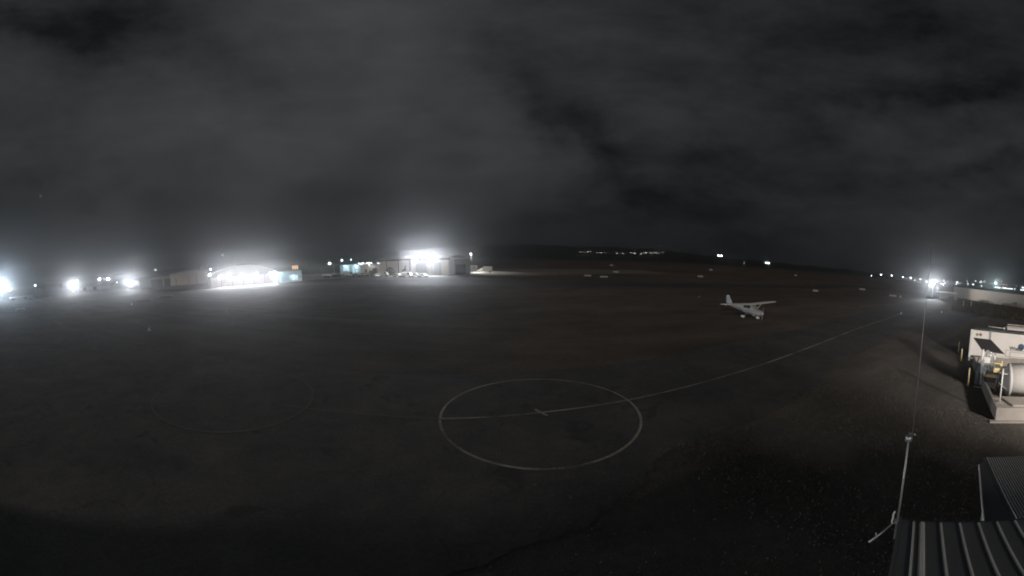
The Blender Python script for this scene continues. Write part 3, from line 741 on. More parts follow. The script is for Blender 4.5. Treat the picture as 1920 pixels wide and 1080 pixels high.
# right-hand distance
for i, (x, y, D, s, lab) in enumerate([(1350, 479.3, 420, 1.5, 'pair of bright lamps on a tall mast beyond the runway'), (1439.2, 493, 470, 1.3, 'second, lower pair of lamps beyond the runway, left of the airport lights')]):
    p = far(x, y, D); flood('twin_floodlight_mast', p, p.z, s, M['farlamp'], lab, 'floodlight mast', heads=2, spread=[3.9, 3.7][i], power=0)
p = far(1395, 493, 480); flood('street_lamp', p, p.z, .7, M['townlamp'], 'dim small lamp between the two twin-lamp masts', 'street lamp')
star = far(1750, 531, 150)
t = flood('tower_floodlight', star, star.z, .75, M['lamp'], 'star-shaped glaring lamp on a pole left of the long pale building', power=26000, face=(0, 0, 0))
bpy.context.view_layer.update()
dl = t.matrix_world.to_3x3().inverted() @ (Vector((148, 8, 2)) - star)
point(t, (0, -.5, star.z), 7000, (1, .95, .9), .2, spot=(dl, 80), blend=1.0)  # added spot aimed at the long building to lift its wall
p = far(1867, 531, 300)
flood('tower_floodlight', p, p.z, .95, M['farlamp'], 'cyan-white starlike lamp above the roof of the long pale building', power=14000, col=(.8, 1, 1))
row = [(1634, 517, .9), (1652, 515, 1.35), (1672, 516.5, 1.35), (1693, 519.5, 1.2), (1707.5, 521, 1.6), (1715, 525, .9), (1726, 523, 1.4), (1737, 528, 1.1)]
side = ['leftmost', 'second from the left', 'third from the left', 'fourth from the left', 'fifth from the left, the brightest', 'sixth from the left, low and small', 'seventh from the left', 'eighth from the left, nearest the star-shaped lamp']
for (x, y, s), w0 in zip(row, side):
    p = far(x, y, 430); flood('airport_lamp', p, p.z, s * .75, M['farlamp'], 'white lamp ' + w0 + ' in the row across the airfield', 'street lamp', 'row of lamps across the airfield')
clus = [(1765, 532, 1.3), (1768.5, 533.5, 1.5), (1770, 526, 1.1), (1772, 531, 1.2), (1777, 528, .6), (1785, 526, .45), (1793, 533, 1.0), (1794.5, 529, 1.5), (1797, 531.5, .8), (1801.5, 531.5, .6),
        (1814, 527, .5), (1814.5, 532.5, 1.0), (1825, 533.5, 1.3), (1829.5, 527, 1.0), (1838, 528.5, 1.1), (1840, 528.3, 1.0), (1845, 529, .6), (1840.5, 535.5, 1.1),
        (1866, 538.5, 1.1), (1869.5, 539, 1.1), (1874, 539.5, 1.2), (1880, 540, .9), (1883, 539.8, 1.2), (1886, 540.5, 1.3), (1889.5, 541, 1.2), (1894, 541.3, 1.2), (1897, 541.8, 1.0),
        (1902.5, 542, .8), (1905, 536, .5), (1913, 543, .8), (1917.5, 539, 1.5), (1916, 543.5, 1.0), (1919, 543.5, 1.0)]
for x, y, s in clus:
    p = far(x, y, 420 + random.uniform(-15, 15)); flood('airport_lamp', p, max(1.2, p.z), s * .55, M['farlamp'], 'small white lamp among the far lights beyond the long pale building', 'street lamp', 'far white lamps beyond the long pale building')
for x, y, s in [(1847, 527, .9), (1878, 527.2, .9), (1882, 533.5, 1.1), (1887, 534.2, 1.0), (1901, 534.5, .5)]:
    p = far(x, y, 420); flood('airport_red_lamp', p, p.z, s * .6, M['farred'], 'small red lamp among the far white lights beyond the long pale building', 'warning light', 'far red lamps beyond the long pale building')
# low pale wall under the row of lamps
for (x0, y0, x1, y1, lab) in [(1644, 519.5, 1659, 521.5, 'short pale lit wall under the second lamp of the far row'), (1680, 523, 1711, 526, 'long pale lit wall under the middle lamps of the far row'),
                        (1712, 528.2, 1728, 529.5, 'dim pale wall at the right end of the far lamp row')]:
    a = at(x0, y0, 1.2); b = at(x1, y1, 1.2); m_ = MB().wall(a, b, 0, 2.2, .5)
    tag(m_.build('perimeter_wall', M['white']), lab, 'wall')
# town on the hillside
proto = None
xs = []
for x0, x1, nn, y0, y1 in ((1079, 1098, 11, 473, 472.3), (1098, 1116, 5, 472.3, 471), (1120, 1132, 6, 473.6, 473.2), (1137, 1146, 2, 474, 474.5), (1152, 1185, 13, 474.8, 473.2), (1189, 1232, 26, 474.5, 474), (1236, 1256, 4, 474.2, 475)):
    for i in range(nn): xs.append((x0 + (x1 - x0) * (i + random.uniform(-.2, .2)) / max(1, nn - 1), y0 + (y1 - y0) * i / nn + random.gauss(0, .55 if nn > 20 else .3)))
xs.append((980, 469)); 
tl = MB().tube([(0, 0, -7), (0, 0, 0)], .2, 6, k=0).box((0, 0, .3), (1.7, 1.7, .25), k=0).ball((0, 0, -.5), 1.0, 10, k=1, sz=.8)
for x, y in xs:
    if random.random() < .42 and x > 985: continue
    p = far(x, y, 1128)
    if proto is None:
        proto = tl.build('hillside_lamp', [M['dgrey'], M['townlamp']]); o = proto
        tag(o, 'tiny warm white lamp in the string of town lights on the far dark hillside', 'street lamp', 'town lights on the far hillside')
    else:
        o = proto.copy(); C.objects.link(o)
    o.location = p; s = .5 + 1.2 * random.random() ** 2; o.scale = (s, s, s)

# ------------------------------------------------------------------ runway marker boards and cones
def marker(p, L, rz, label, h=.85):
    m_ = MB(); m_.loft([[(-L / 2, -.45, .03), (-L / 2, .45, .03), (-L / 2, 0, h)], [(L / 2, -.45, .03), (L / 2, .45, .03), (L / 2, 0, h)]], smooth=False)
    o = m_.build('runway_marker', M['oldwhite']); o.location = (p.x, p.y, 0); o.rotation_euler = (0, 0, rz)
    return tag(o, label, 'marker board', 'white marker boards along the runway')
for (x, y, wpx, lab) in [(1102, 518, 13, 'white marker board left of the pair of boards, centre distance'), (1132, 520, 14, 'nearest of the three white marker boards at centre distance'),
                         (1155, 511, 11, 'farthest of the three white marker boards at centre distance'), (1146.5, 498.5, 6, 'tiny faint marker board behind the three centre boards'),
                         (1313, 519.5, 10, 'small faint marker board short of the tall twin-lamp mast'), (1333, 507, 6, 'tiny marker board below the tall twin-lamp mast'),
                         (1529, 546.5, 10, 'squat white marker board right of the parked plane'), (1617, 543.5, 11, 'slim white marker board between the squat one and the centreline end'),
                         (1674, 555.8, 13, 'bright white marker board beside the white cone'), (1492, 517.5, 5, 'tiny dim marker board beyond the squat one')]:
    p = at(x, y); D = math.hypot(p.x, p.y); marker(p, wpx / KPX * math.pi / 180 * D, math.atan2(-p.x, p.y) , lab, h=.55 * D / 130 if D > 130 else .6)
a = at(1386, 499.5); marker(at(1390, 502), 3.4, R(-60), 'slanting pale marker board under the dim lamp between the masts', .7)
def cone(p, label, s=1.0):
    m_ = MB(); n_ = 12
    m_.loft([[(math.cos(2 * math.pi * j / n_) * r_, math.sin(2 * math.pi * j / n_) * r_, z) for j in range(n_)] for r_, z in ((.42, .02), (.38, .08), (.06, .75))])
    o = m_.build('marker_cone', M['white']); o.location = (p.x, p.y, 0); o.scale = (s, s, s); return tag(o, label, 'cone', 'white cones marking the taxiway')
cone(at(1688.5, 558), 'white cone right of the bright white marker board', 1.2)
cone(at(1689.5, 588.5), 'small white cone at the far end of the taxiway centreline', .55)
cone(at(280, 620), 'dim white cone in the grass left of the second landing circle', .6)
cone(at(1765.5, 586), 'tiny white cone near the carport', .6)
cone(at(1311, 557), 'tiny white cone in the grass left of the plane', .35)
cone(at(247, 572), 'tiny white cone below the starlike floodlight by the hangar row', .8)
for (x, y, s, lab) in ((271, 563.5, 1.5, 'low pale concrete slab in the grass below the second starlike floodlight'), (313, 556.5, 1.3, 'thin pale slab in the grass below the gabled hangar')):
    p = at(x, y); o = MB().box((0, 0, .15), (3.2 * s, 1.6, .3)).build('concrete_slab', M['concrete']); o.location = p; o.rotation_euler = (0, 0, R(50)); tag(o, lab, 'slab')

# ------------------------------------------------------------------ small aircraft
def plane():
    t = empty('light_aircraft', (33.7, 36.9, 0), R(4), 'white high-wing propeller plane parked alone on the dark grass', 'airplane')
    # local: nose towards -Y, x across; origin under the wing
    secs = [(-2.35, .30, 1.02, .30), (-2.2, .42, 1.04, .38), (-1.5, .50, 1.10, .44), (-.95, .55, 1.14, .50), (-.6, .57, 1.30, .68), (-.2, .57, 1.40, .80), (.9, .56, 1.42, .80), (1.5, .50, 1.42, .62),
            (2.2, .38, 1.40, .46), (3.4, .26, 1.42, .32), (4.6, .13, 1.47, .20), (5.4, .06, 1.52, .12)]
    fz = MB(); rings = []
    for y, w2, zc, h2 in secs:
        rings.append([(math.copysign(abs(math.cos(a)) ** .7, math.cos(a)) * w2, y, zc + math.copysign(abs(math.sin(a)) ** .75, math.sin(a)) * h2) for a in [2 * math.pi * j / 20 for j in range(20)]])
    fz.loft(rings); body = fz.build('fuselage', M['planebody'], t)
    # side stripe
    st = MB()
    for s in (-1, 1):
        pts = [(-2.1, .43), (-.9, .565), (.9, .575), (2.2, .395), (4.6, .14)]
        for (y0, w0), (y1, w1) in zip(pts[:-1], pts[1:]):
            z0 = 1.22 + .03 * (y0 + 2); z1 = 1.22 + .03 * (y1 + 2)
            st.loft([[(s * (w0 + e), y0, z0 - .07), (s * (w0 + e), y0, z0 + .07)] + [(s * (w0 - .03), y0, z0 + .07), (s * (w0 - .03), y0, z0 - .07)] if False else [(s * (w0 + .012), y0, z0 - .07), (s * (w0 + .012), y0, z0 + .07), (s * (w0 - .03), y0, z0 + .07), (s * (w0 - .03), y0, z0 - .07)] for e in (0,)] +
                    [[(s * (w1 + .012), y1, z1 - .07), (s * (w1 + .012), y1, z1 + .07), (s * (w1 - .03), y1, z1 + .07), (s * (w1 - .03), y1, z1 - .07)]], smooth=False)
    st.build('stripe', M['bluestripe'], t)
    # windscreen and side windows
    ws = MB(); ws.loft([[(-.47, -1.02, 1.52), (.47, -1.02, 1.52), (.44, -.98, 1.58), (-.44, -.98, 1.58)], [(-.50, -.42, 2.04), (.50, -.42, 2.04), (.46, -.34, 2.06), (-.46, -.34, 2.06)]], smooth=False)
    ws.build('windscreen', M['cream'], t)
    for s in (-1, 1):
        for y0, y1 in ((-.35, .42), (.5, 1.1)):
            MB().loft([[(s * .545, y0, 1.56), (s * .545, y1, 1.56), (s * .53, y1, 1.98), (s * .53, y0 + .1, 1.98)], [(s * .600, y0, 1.56), (s * .598, y1, 1.56), (s * .575, y1 - .03, 1.98), (s * .575, y0 + .1, 1.98)]], smooth=False).build('side_window', M['glass'], t)
    # wings: sections along x
    def wing_ring(x, z, c, y0, th):
        pr = [(0, 0), (.06, .5), (.25, 1), (.6, .7), (1, .05), (1, -.03), (.6, -.2), (.25, -.3), (.05, -.25)]
        return [(x, y0 + p * c, z + q * th) for p, q in pr]
    wg = MB(); wg.loft([wing_ring(x, z, c, y0, th) for x, z, c, y0, th in ((-5.5, 2.33, 1.05, -.42, .10), (-5.3, 2.33, 1.12, -.46, .14), (-2.6, 2.23, 1.62, -.6, .19), (0, 2.16, 1.62, -.6, .20), (2.6, 2.23, 1.62, -.6, .19), (5.3, 2.33, 1.12, -.46, .14), (5.5, 2.33, 1.05, -.42, .10))], smooth=False)
    wg.build('wing', M['white'], t)
    for s in (-1, 1):
        MB().tube([(s * .55, .0, .82), (s * 2.55, .05, 2.2)], .075, 8).build('wing_strut', M['white'], t)
        al = MB().hexa([(s * 2.9, .96, 2.20), (s * 5.1, .66, 2.30), (s * 5.1, .70, 2.30), (s * 2.9, 1.02, 2.20), (s * 2.9, .96, 2.27), (s * 5.1, .66, 2.35), (s * 5.1, .70, 2.35), (s * 2.9, 1.02, 2.27)]); al.build('aileron', M['white'], t)
        MB().tube([(s * .45, .35, .72), (s * .95, .38, .42), (s * 1.22, .4, .24)], [.06, .045, .04], 8).build('main_gear_leg', M['steel'], t)
        pant = MB().ball((s * 1.27, .38, .30), .24, 12, sz=.9); pant.v = [(x, .38 + (y - .38) * (2.0 if y > .38 else 1.5), z) for x, y, z in pant.v]
        pt = pant.build('wheel_fairing', M['white'], t); MB().tube([(s * 1.27 - .07, .36, .17), (s * 1.27 + .07, .36, .17)], .17, 14).build('wheel', M['black'], pt)
    # nose gear
    MB().tube([(0, -1.45, .75), (0, -1.5, .3)], .05, 8).build('nose_gear_leg', M['steel'], t)
    pant = MB().ball((0, -1.5, .28), .21, 12, sz=.95); pant.v = [(x, -1.5 + (y + 1.5) * 1.8, z) for x, y, z in pant.v]
    pt = pant.build('wheel_fairing', M['white'], t); MB().tube([(-.06, -1.5, .16), (.06, -1.5, .16)], .16, 14).build('wheel', M['black'], pt)
    # tail
    fin = MB(); fin.loft([[(-.06, 3.5, 1.68), (.06, 3.5, 1.68), (.05, 5.45, 1.6), (-.05, 5.45, 1.6)], [(-.05, 4.25, 1.78), (.05, 4.25, 1.78), (.045, 5.5, 1.75), (-.045, 5.5, 1.75)], [(-.03, 5.1, 2.85), (.03, 5.1, 2.85), (.02, 5.7, 2.85), (-.02, 5.7, 2.85)]], smooth=False)
    fin.build('tail_fin', M['planebody'], t); MB().box((0, 5.4, 2.88), (.09, .66, .12)).build('fin_cap', M['white'], t)
    MB().loft([[(-.055, 5.46, 1.65), (.055, 5.46, 1.65), (.02, 5.75, 1.6), (-.02, 5.75, 1.6)], [(-.03, 5.66, 2.8), (.03, 5.66, 2.8), (.01, 5.95, 2.8), (-.01, 5.95, 2.8)]], smooth=False).build('rudder', M['bluestripe'], t)
    sb_ = MB(); sb_.loft([wing_ring(x, 1.55, c, y0, .08) for x, c, y0 in ((-1.72, .7, 4.75), (0, 1.1, 4.5), (1.72, .7, 4.75))], smooth=False); sb_.build('tailplane', M['white'], t)
    # propeller
    pr = MB().tube([(0, -2.36, 1.06), (0, -2.52, 1.06), (0, -2.66, 1.06)], [.16, .13, .02], 12).build('spinner', M['white'], t)
    for s in (-1, 1):
        MB().hexa([(-.06, -2.5, 1.06 + s * .1), (.06, -2.46, 1.06 + s * .1), (.06, -2.44, 1.06 + s * .1), (-.06, -2.48, 1.06 + s * .1), (-.05 + s * .12, -2.49, 1.06 + s * .94), (.05 + s * .12, -2.47, 1.06 + s * .94), (.05 + s * .12, -2.45, 1.06 + s * .94), (-.05 + s * .12, -2.47, 1.06 + s * .94)]).build('propeller_blade', M['steel'], t)
    for x, y, r_ in ((.12, .6, .35), (-.1, 1.3, .4)): MB().tube([(x, y, 2.18), (x, y + .25, 2.18 + r_)], .012, 6).build('aerial', M['dgrey'], t)
    MB().tube([(-.15, -2.0, .72), (-.15, -1.9, .55)], .04, 8).build('exhaust_pipe', M['dgrey'], t)
plane()

# ------------------------------------------------------------------ fuel compound at right
wd = Vector((.967, .254)); pd = Vector((.254, -.967))      # away from the camera / to the right
A = Vector(sc2((22.63, 1.03)))
def bp(u, v): return A + wd * u + pd * v
def bxyz(u, v, z): q = bp(u, v); return (q.x, q.y, z)
ROT = math.atan2(wd.y, wd.x)
t = empty('fuel_bund', (A.x, A.y, 0), 0, 'low concrete containment wall around the white fuel tank', 'wall')
def rel(u, v): q = bp(u, v) - A; return (q.x, q.y)
BH = .92
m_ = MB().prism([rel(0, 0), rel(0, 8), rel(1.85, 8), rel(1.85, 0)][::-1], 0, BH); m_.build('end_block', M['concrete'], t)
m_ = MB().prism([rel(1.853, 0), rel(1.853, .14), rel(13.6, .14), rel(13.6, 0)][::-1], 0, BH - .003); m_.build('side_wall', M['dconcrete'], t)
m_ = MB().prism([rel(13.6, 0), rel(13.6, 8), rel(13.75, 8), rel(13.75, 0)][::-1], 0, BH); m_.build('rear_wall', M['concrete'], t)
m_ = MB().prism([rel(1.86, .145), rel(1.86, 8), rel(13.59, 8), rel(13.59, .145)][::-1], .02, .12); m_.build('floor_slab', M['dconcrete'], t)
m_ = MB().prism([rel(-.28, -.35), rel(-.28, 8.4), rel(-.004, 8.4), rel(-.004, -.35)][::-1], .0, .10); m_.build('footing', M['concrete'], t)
# raised slab on the end block with a groove beside it
m_ = MB().prism([rel(.25, 1.0), rel(.25, 6), rel(1.8, 6), rel(1.8, .55)][::-1], BH + .002, BH + .12); m_.build('cap_slab', M['concrete'], t)

# white horizontal fuel tank
tc0 = Vector((28 * S, .55 * S)); rt = 1.24; zc = 1.52
ax = pd; t = empty('fuel_tank', (tc0.x, tc0.y, 0), 0, 'white horizontal cylinder fuel tank inside the concrete wall', 'tank')
def ring(off, r_): return [(ax.x * off + wd.x * math.cos(a) * r_, ax.y * off + wd.y * math.cos(a) * r_, zc + math.sin(a) * r_) for a in [2 * math.pi * j / 40 for j in range(40)]]
MB().loft([ring(.04, rt), ring(7.5, rt)]).build('shell', M['tankpaint'], t)
MB().loft([ring(-.42, .1), ring(-.38, .45), ring(-.28, .8), ring(-.14, 1.08), ring(.035, rt)]).build('end_cap', M['tankend'], t)
for o1 in (1.2, 5.6):
    q = [Vector((ax.x * (o1 + e), ax.y * (o1 + e))) for e in (-.15, .15)]
    MB().prism([(q[0] - wd * 1.0)[:], (q[1] - wd * 1.0)[:], (q[1] + wd * 1.0)[:], (q[0] + wd * 1.0)[:]], .12, .62).build('saddle', M['dconcrete'], t)
for o1 in (2.2, 4.9): MB().loft([ring(o1, rt + .012), ring(o1 + .06, rt + .012)], cap=False).build('band', M['cream'], t)

# large white rectangular tank behind with lettering
D0 = 41.0 * S; y0 = 6.0 * S; Wx = D0; TH = 3.42
t = empty('tank_container', (Wx, y0, 0), 0, 'large white rectangular fuel container with lettering and a globe', 'fuel container')
LW = 11.5; DW = 2.5
body = MB().box((DW / 2, -LW / 2, TH / 2 + .28), (DW, LW, TH - .62)); body.build('shell', M['tankpaint'], t)
MB().box((DW / 2, -LW / 2, TH - .025), (DW + .06, LW + .02, .05)).build('roof', M['dgrey'], t)
fr = MB()
fr.box((-.06, .02, TH / 2), (.14, .2, TH)); fr.box((-.05, -LW, TH / 2), (.12, .16, TH)); fr.box((-.05, -LW / 2, .30), (.1, LW - .1, .16))
fr.build('frame', M['white'], t)
MB().box((DW / 2, .06, TH / 2 + .1), (DW, .1, TH - .3)).build('end_panel', M['dgrey'], t)
rl = MB()
for i in range(0, 12): rl.tube([(-.02, -.3 - i * 1.0, TH), (-.02, -.3 - i * 1.0, TH + .12)], .02, 6)
rl.tube([(-.02, -.3, TH + .12), (-.02, -11.3, TH + .12)], .025, 6); rl.build('kick_rail', M['galv'], t)
for y_ in (-1.98,): MB().box((-.08, y_, 2.9), (.1, .12, 1.15)).build('fill_pipe', M['galv'], t)
# lower door frames
dr = MB()
for (ya, yb, za, zb) in ((-3.75, -6.6, .9, 1.60), (-4.2, -5.85, .75, 1.42)):
    dr = MB()
    for z_ in (za, zb): dr.box((-.02, (ya + yb) / 2, z_), (.05, abs(yb - ya), .05))
    for y_ in (ya, yb): dr.box((-.023, y_, (za + zb) / 2), (.05, .05, zb - za + .06))
    dr.build('door_frame', M['grey'], t)
MB().box((-.03, -3.6, .62), (.06, 6.6, .10)).build('lower_rail', M['grey'], t)
def text(body_, y_, z_, size, m_, parent, nm='lettering'):
    cu = bpy.data.curves.new(nm, 'FONT'); cu.body = body_; cu.size = size; cu.extrude = .004; cu.offset = .016; cu.align_x = 'LEFT'
    o = bpy.data.objects.new(nm, cu); C.objects.link(o)
    bpy.context.view_layer.update(); dg = bpy.context.evaluated_depsgraph_get(); me = bpy.data.meshes.new_from_object(o.evaluated_get(dg))
    bpy.data.objects.remove(o); o = bpy.data.objects.new(nm, me); C.objects.link(o); me.materials.clear(); me.materials.append(m_)
    o.parent = parent; o.location = (-.012, y_, z_); o.rotation_euler = (R(90), 0, R(-90)); return o
gz = far(1914, 651, D0).z; wz = far(1893, 656, D0).z
yW = far(1893, 653, D0).y - y0; yG = far(1914.5, 651, D0).y - y0
text('World', yW + .02, wz + .03, .50, M['text'], t)
gl = MB(); gl.loft([[(x, yG + math.cos(a) * .34, gz + .02 + math.sin(a) * .34) for a in [2 * math.pi * j / 28 for j in range(28)]] for x in (-.012, -.002)], smooth=False)
gl.build('globe_emblem', M['blue'], t)
text('fuel', yG + .42, wz + .0, .40, M['bluestripe'], t)
for x, m_ in ((1831.5, 'green'), (1838, 'red')):
    c_ = far(x, 628, D0); yy = c_.y - y0; r_ = .19
    MB().loft([[(xx, yy, c_.z - r_), (xx, yy - r_, c_.z), (xx, yy, c_.z + r_), (xx, yy + r_, c_.z)] for xx in (-.016, -.002)], smooth=False).build('hazard_placard', M[m_], t, label={'green': 'greenish diamond placard', 'red': 'red diamond placard'}[m_])

# white catwalk / trailer behind the container
t = empty('white_trailer', (45.0 * S + 1.8, 1.6 * S, 0), 0, 'low white trailer with a slatted top behind the rectangular container', 'trailer')
tz = 4.05 * S
mbb = MB().box((1.1, -4.3, tz / 2 + .5), (2.2, 9.0, tz - 1.0)); mbb.build('body', M['white'], t)
fr = MB(); fr.box((-.1, -4.3, tz + .12), (.1, 9.2, .1)); fr.box((2.2, -4.3, tz + .12), (.1, 9.2, .1))
for i in range(8): fr.box((1.05, -.4 - i * 1.15, tz + .1), (2.2, .09, .08))
fr.build('top_frame', M['cream'], t)
for x in (.2, 2.0):
    for y_ in (-2, -7): MB().tube([(x - .12, y_, .48), (x + .12, y_, .48)], .48, 14).build('wheel', M['black'], t)
# thin rail with a bright fitting
t = MB(); a = far(1853, 612, 42 * S + 1.2); b = far(1883, 616, 42 * S + 1.2)
t = empty('vent_pipe', (a.x, a.y, 0), 0, 'thin horizontal pipe with a bright fitting above the rectangular container', 'pipe')
MB().tube([(0, 0, a.z), (b.x - a.x, b.y - a.y, b.z), ], .035, 8).tube([(b.x - a.x, b.y - a.y, 0.0), (b.x - a.x, b.y - a.y, b.z)], .035, 8).build('tube', M['white'], t)
MB().ball((b.x - a.x, b.y - a.y, b.z + .03), .12, 10).build('fitting', M['white'], t)

# solar panel on its pole
p0 = far(1825, 633, 33.5 * S); p1 = far(1858, 637, 33.0 * S); p2 = far(1884, 664, 30.6 * S); p3 = far(1842.5, 658, 31.2 * S)
base = (p0 + p1 + p2 + p3) / 4
t = empty('solar_panel', (base.x, base.y, 0), 0, 'dark tilted solar panel over the pump equipment', 'solar panel')
off = Vector((base.x, base.y, 0)); nn = (p1 - p0).cross(p3 - p0).normalized(); nn = nn if nn.z > 0 else -nn
q = [p - off for p in (p0, p1, p2, p3)]
MB().hexa([x - nn * .03 for x in q] + [x + nn * .012 for x in q]).build('panel_frame', M['galv'], t)
ins = [x * 1.0 + ((q[0] + q[1] + q[2] + q[3]) / 4 - x) * .02 for x in q]
MB().hexa([x + nn * .013 for x in ins] + [x + nn * .02 for x in ins]).build('cells', M['pv'], t)
MB().hexa([x - nn * .05 for x in ins] + [x - nn * .032 for x in ins]).build('back_sheet', M['pv'], t)
MB().tube([(0, 0, .12), (0, 0, (q[0].z + q[2].z) / 2 - .1)], .07, 10).build('post', M['galv'], t)

# pump equipment
def gp(px, py, D): return far(px, py, D)
Dq = 30.8 * S
t = empty('pump_skid', (gp(1852, 700, Dq).x, gp(1852, 700, Dq).y, 0), 0, 'cluster of pipes, filters and hoses under the solar panel', 'fuel pump')
o0 = Vector((t.location.x, t.location.y, 0))
def L_(px, py, D=Dq): return gp(px, py, D) - o0
c = L_(1841, 682); MB().tube([(c.x, c.y, .12), (c.x, c.y, L_(1841, 655).z)], .10, 10).build('standpipe', M['white'], t)
c = L_(1841, 690); MB().box((c.x, c.y, L_(1841, 686).z), (.34, .36, 1.15)).build('filter_housing', M['steel'], t)
c = L_(1851, 674); MB().box((c.x, c.y, c.z), (.34, .52, .5)).build('control_box', M['white'], t)
c = L_(1847, 690); MB().tube([(c.x, c.y, .15), (c.x, c.y, L_(1847, 680).z)], .13, 10).build('filter_vessel', M['steel'], t)
c = L_(1836, 682); MB().tube([(c.x, c.y, .15), (c.x, c.y, 1.95)], .22, 12).build('dark_cylinder', M['dgrey'], t)
for i, pts in enumerate([[(1853, 678), (1858, 686), (1862, 690)], [(1856, 664), (1864, 668), (1866, 676), (1862, 682)], [(1850, 690), (1856, 694), (1864, 693)], [(1862, 700), (1868, 706)], [(1849, 664), (1856, 660), (1862, 662)],
                         [(1854, 684), (1854, 704)], [(1860, 676), (1860, 702)], [(1846, 704), (1862, 700)], [(1857, 660), (1859, 676)], [(1866, 662), (1868, 678)]]):
    MB().tube([L_(*p_) for p_ in pts], .045 if i % 2 else .06, 8).build('pipe', M['steel'] if i % 3 else M['galv'], t)
hp = [L_(1836, 668), L_(1832, 682), L_(1829, 694), L_(1833, 700), L_(1838, 690)]; MB().tube(hp, .045, 8).build('hose', M['black'], t)
for px, py in ((1858, 672), (1852, 660), (1864, 688)): 
    c = L_(px, py); MB().tube([(c.x - .05, c.y, c.z), (c.x + .05, c.y, c.z)], .17, 14).build('valve_wheel', M['galv'], t)
c = L_(1859, 704); MB().box((c.x, c.y, c.z), (.4, .85, .22)).build('drip_tray', M['yellow'], t)
c = L_(1852, 710); MB().box((c.x, c.y, .16), (1.6, 1.9, .08)).build('base_plate', M['dgrey'], t)
# yellow cabinet
Dq2 = 28.4 * S; c = far(1870.5, 690, Dq2); zt = far(1870, 679.5, Dq2).z; zb = far(1870, 697.5, Dq2).z
t = empty('hose_cabinet', (c.x, c.y, 0), 0, 'yellow hose cabinet on a post right of the pump pipes', 'cabinet')
MB().box((0, 0, (zt + zb) / 2), (.3, .52, zt - zb)).build('case', M['yellow'], t)
MB().box((-.17, .02, (zt + zb) / 2 + .13), (.03, .38, (zt - zb) * .38)).build('window', M['dgrey'], t)
MB().box((-.17, .02, (zt + zb) / 2 - .14), (.03, .38, (zt - zb) * .22)).build('nameplate', M['paleyellow'], t)
MB().box((.02, -.29, (zt + zb) / 2 - .1), (.1, .08, zt - zb + .5)).build('side_post', M['paleyellow'], t)
MB().tube([(0, -.28, .12), (0, -.28, zb)], .05, 8).build('post', M['dgrey'], t)
# T-shaped post on the block
b0 = bp(.98, .35); zt = far(1876, 690, b0.length).z
t = empty('tap_post', (b0.x, b0.y, BH), 0, 'slim white post with cross arms on the concrete block', 'post')
MB().tube([(0, 0, .03), (0, 0, zt - BH)], .045, 10).build('post', M['white'], t)
MB().box((0, 0, .02), (.42, .42, .036)).build('foot_plate', M['concrete'], t)
MB().tube([(0, .25, (zt - BH) * .86), (0, -.3, (zt - BH) * .84)], .022, 8).build('cross_arm', M['white'], t)
MB().tube([(-.1, .22, (zt - BH) * .60), (0, -.28, (zt - BH) * .42)], .022, 8).build('lever', M['galv'], t)
MB().box((0, 0, (zt - BH) * 1.02), (.2, .5, .08)).build('top_bracket', M['dgrey'], t)
# pair of thin rods standing inside the wall
for i, x in enumerate((1866, 1870)):
    q = at(x, 735 if i == 0 else 728, .12); MB_ = MB().tube([(q.x, q.y, .12), (q.x, q.y, 1.5)], .03, 8).tube([(q.x, q.y, .12), (q.x, q.y, .35)], .07, 8)
    tag(MB_.build('dip_rod', M['galv']), ['thin grey rod inside the wall, left of its twin beside the slim white post', 'thin grey rod inside the wall, nearest the slim white post'][i], 'rod', 'thin rods inside the wall')
# bollards
for (x, y, top, lab) in ((1797, 661, 641, 'farthest of three slim yellow posts left of the fuel compound'), (1802, 677, 654, 'middle of three slim yellow posts left of the fuel compound'), (1815, 723, 690, 'nearest of three slim yellow posts left of the fuel compound')):
    p = at(x, y); D = math.hypot(p.x, p.y); z = far(x, top, D).z
    t = empty('bollard', (p.x, p.y, 0), 0, lab, 'bollard', 'slim yellow posts by the fuel compound')
    MB().tube([(0, 0, 0), (0, 0, z)], .055, 12).build('post', M['yellow'], t)
    MB().tube([(0, 0, z * .45), (0, 0, z + .012)], .062, 12).build('sleeve', M['paleyellow'], t)

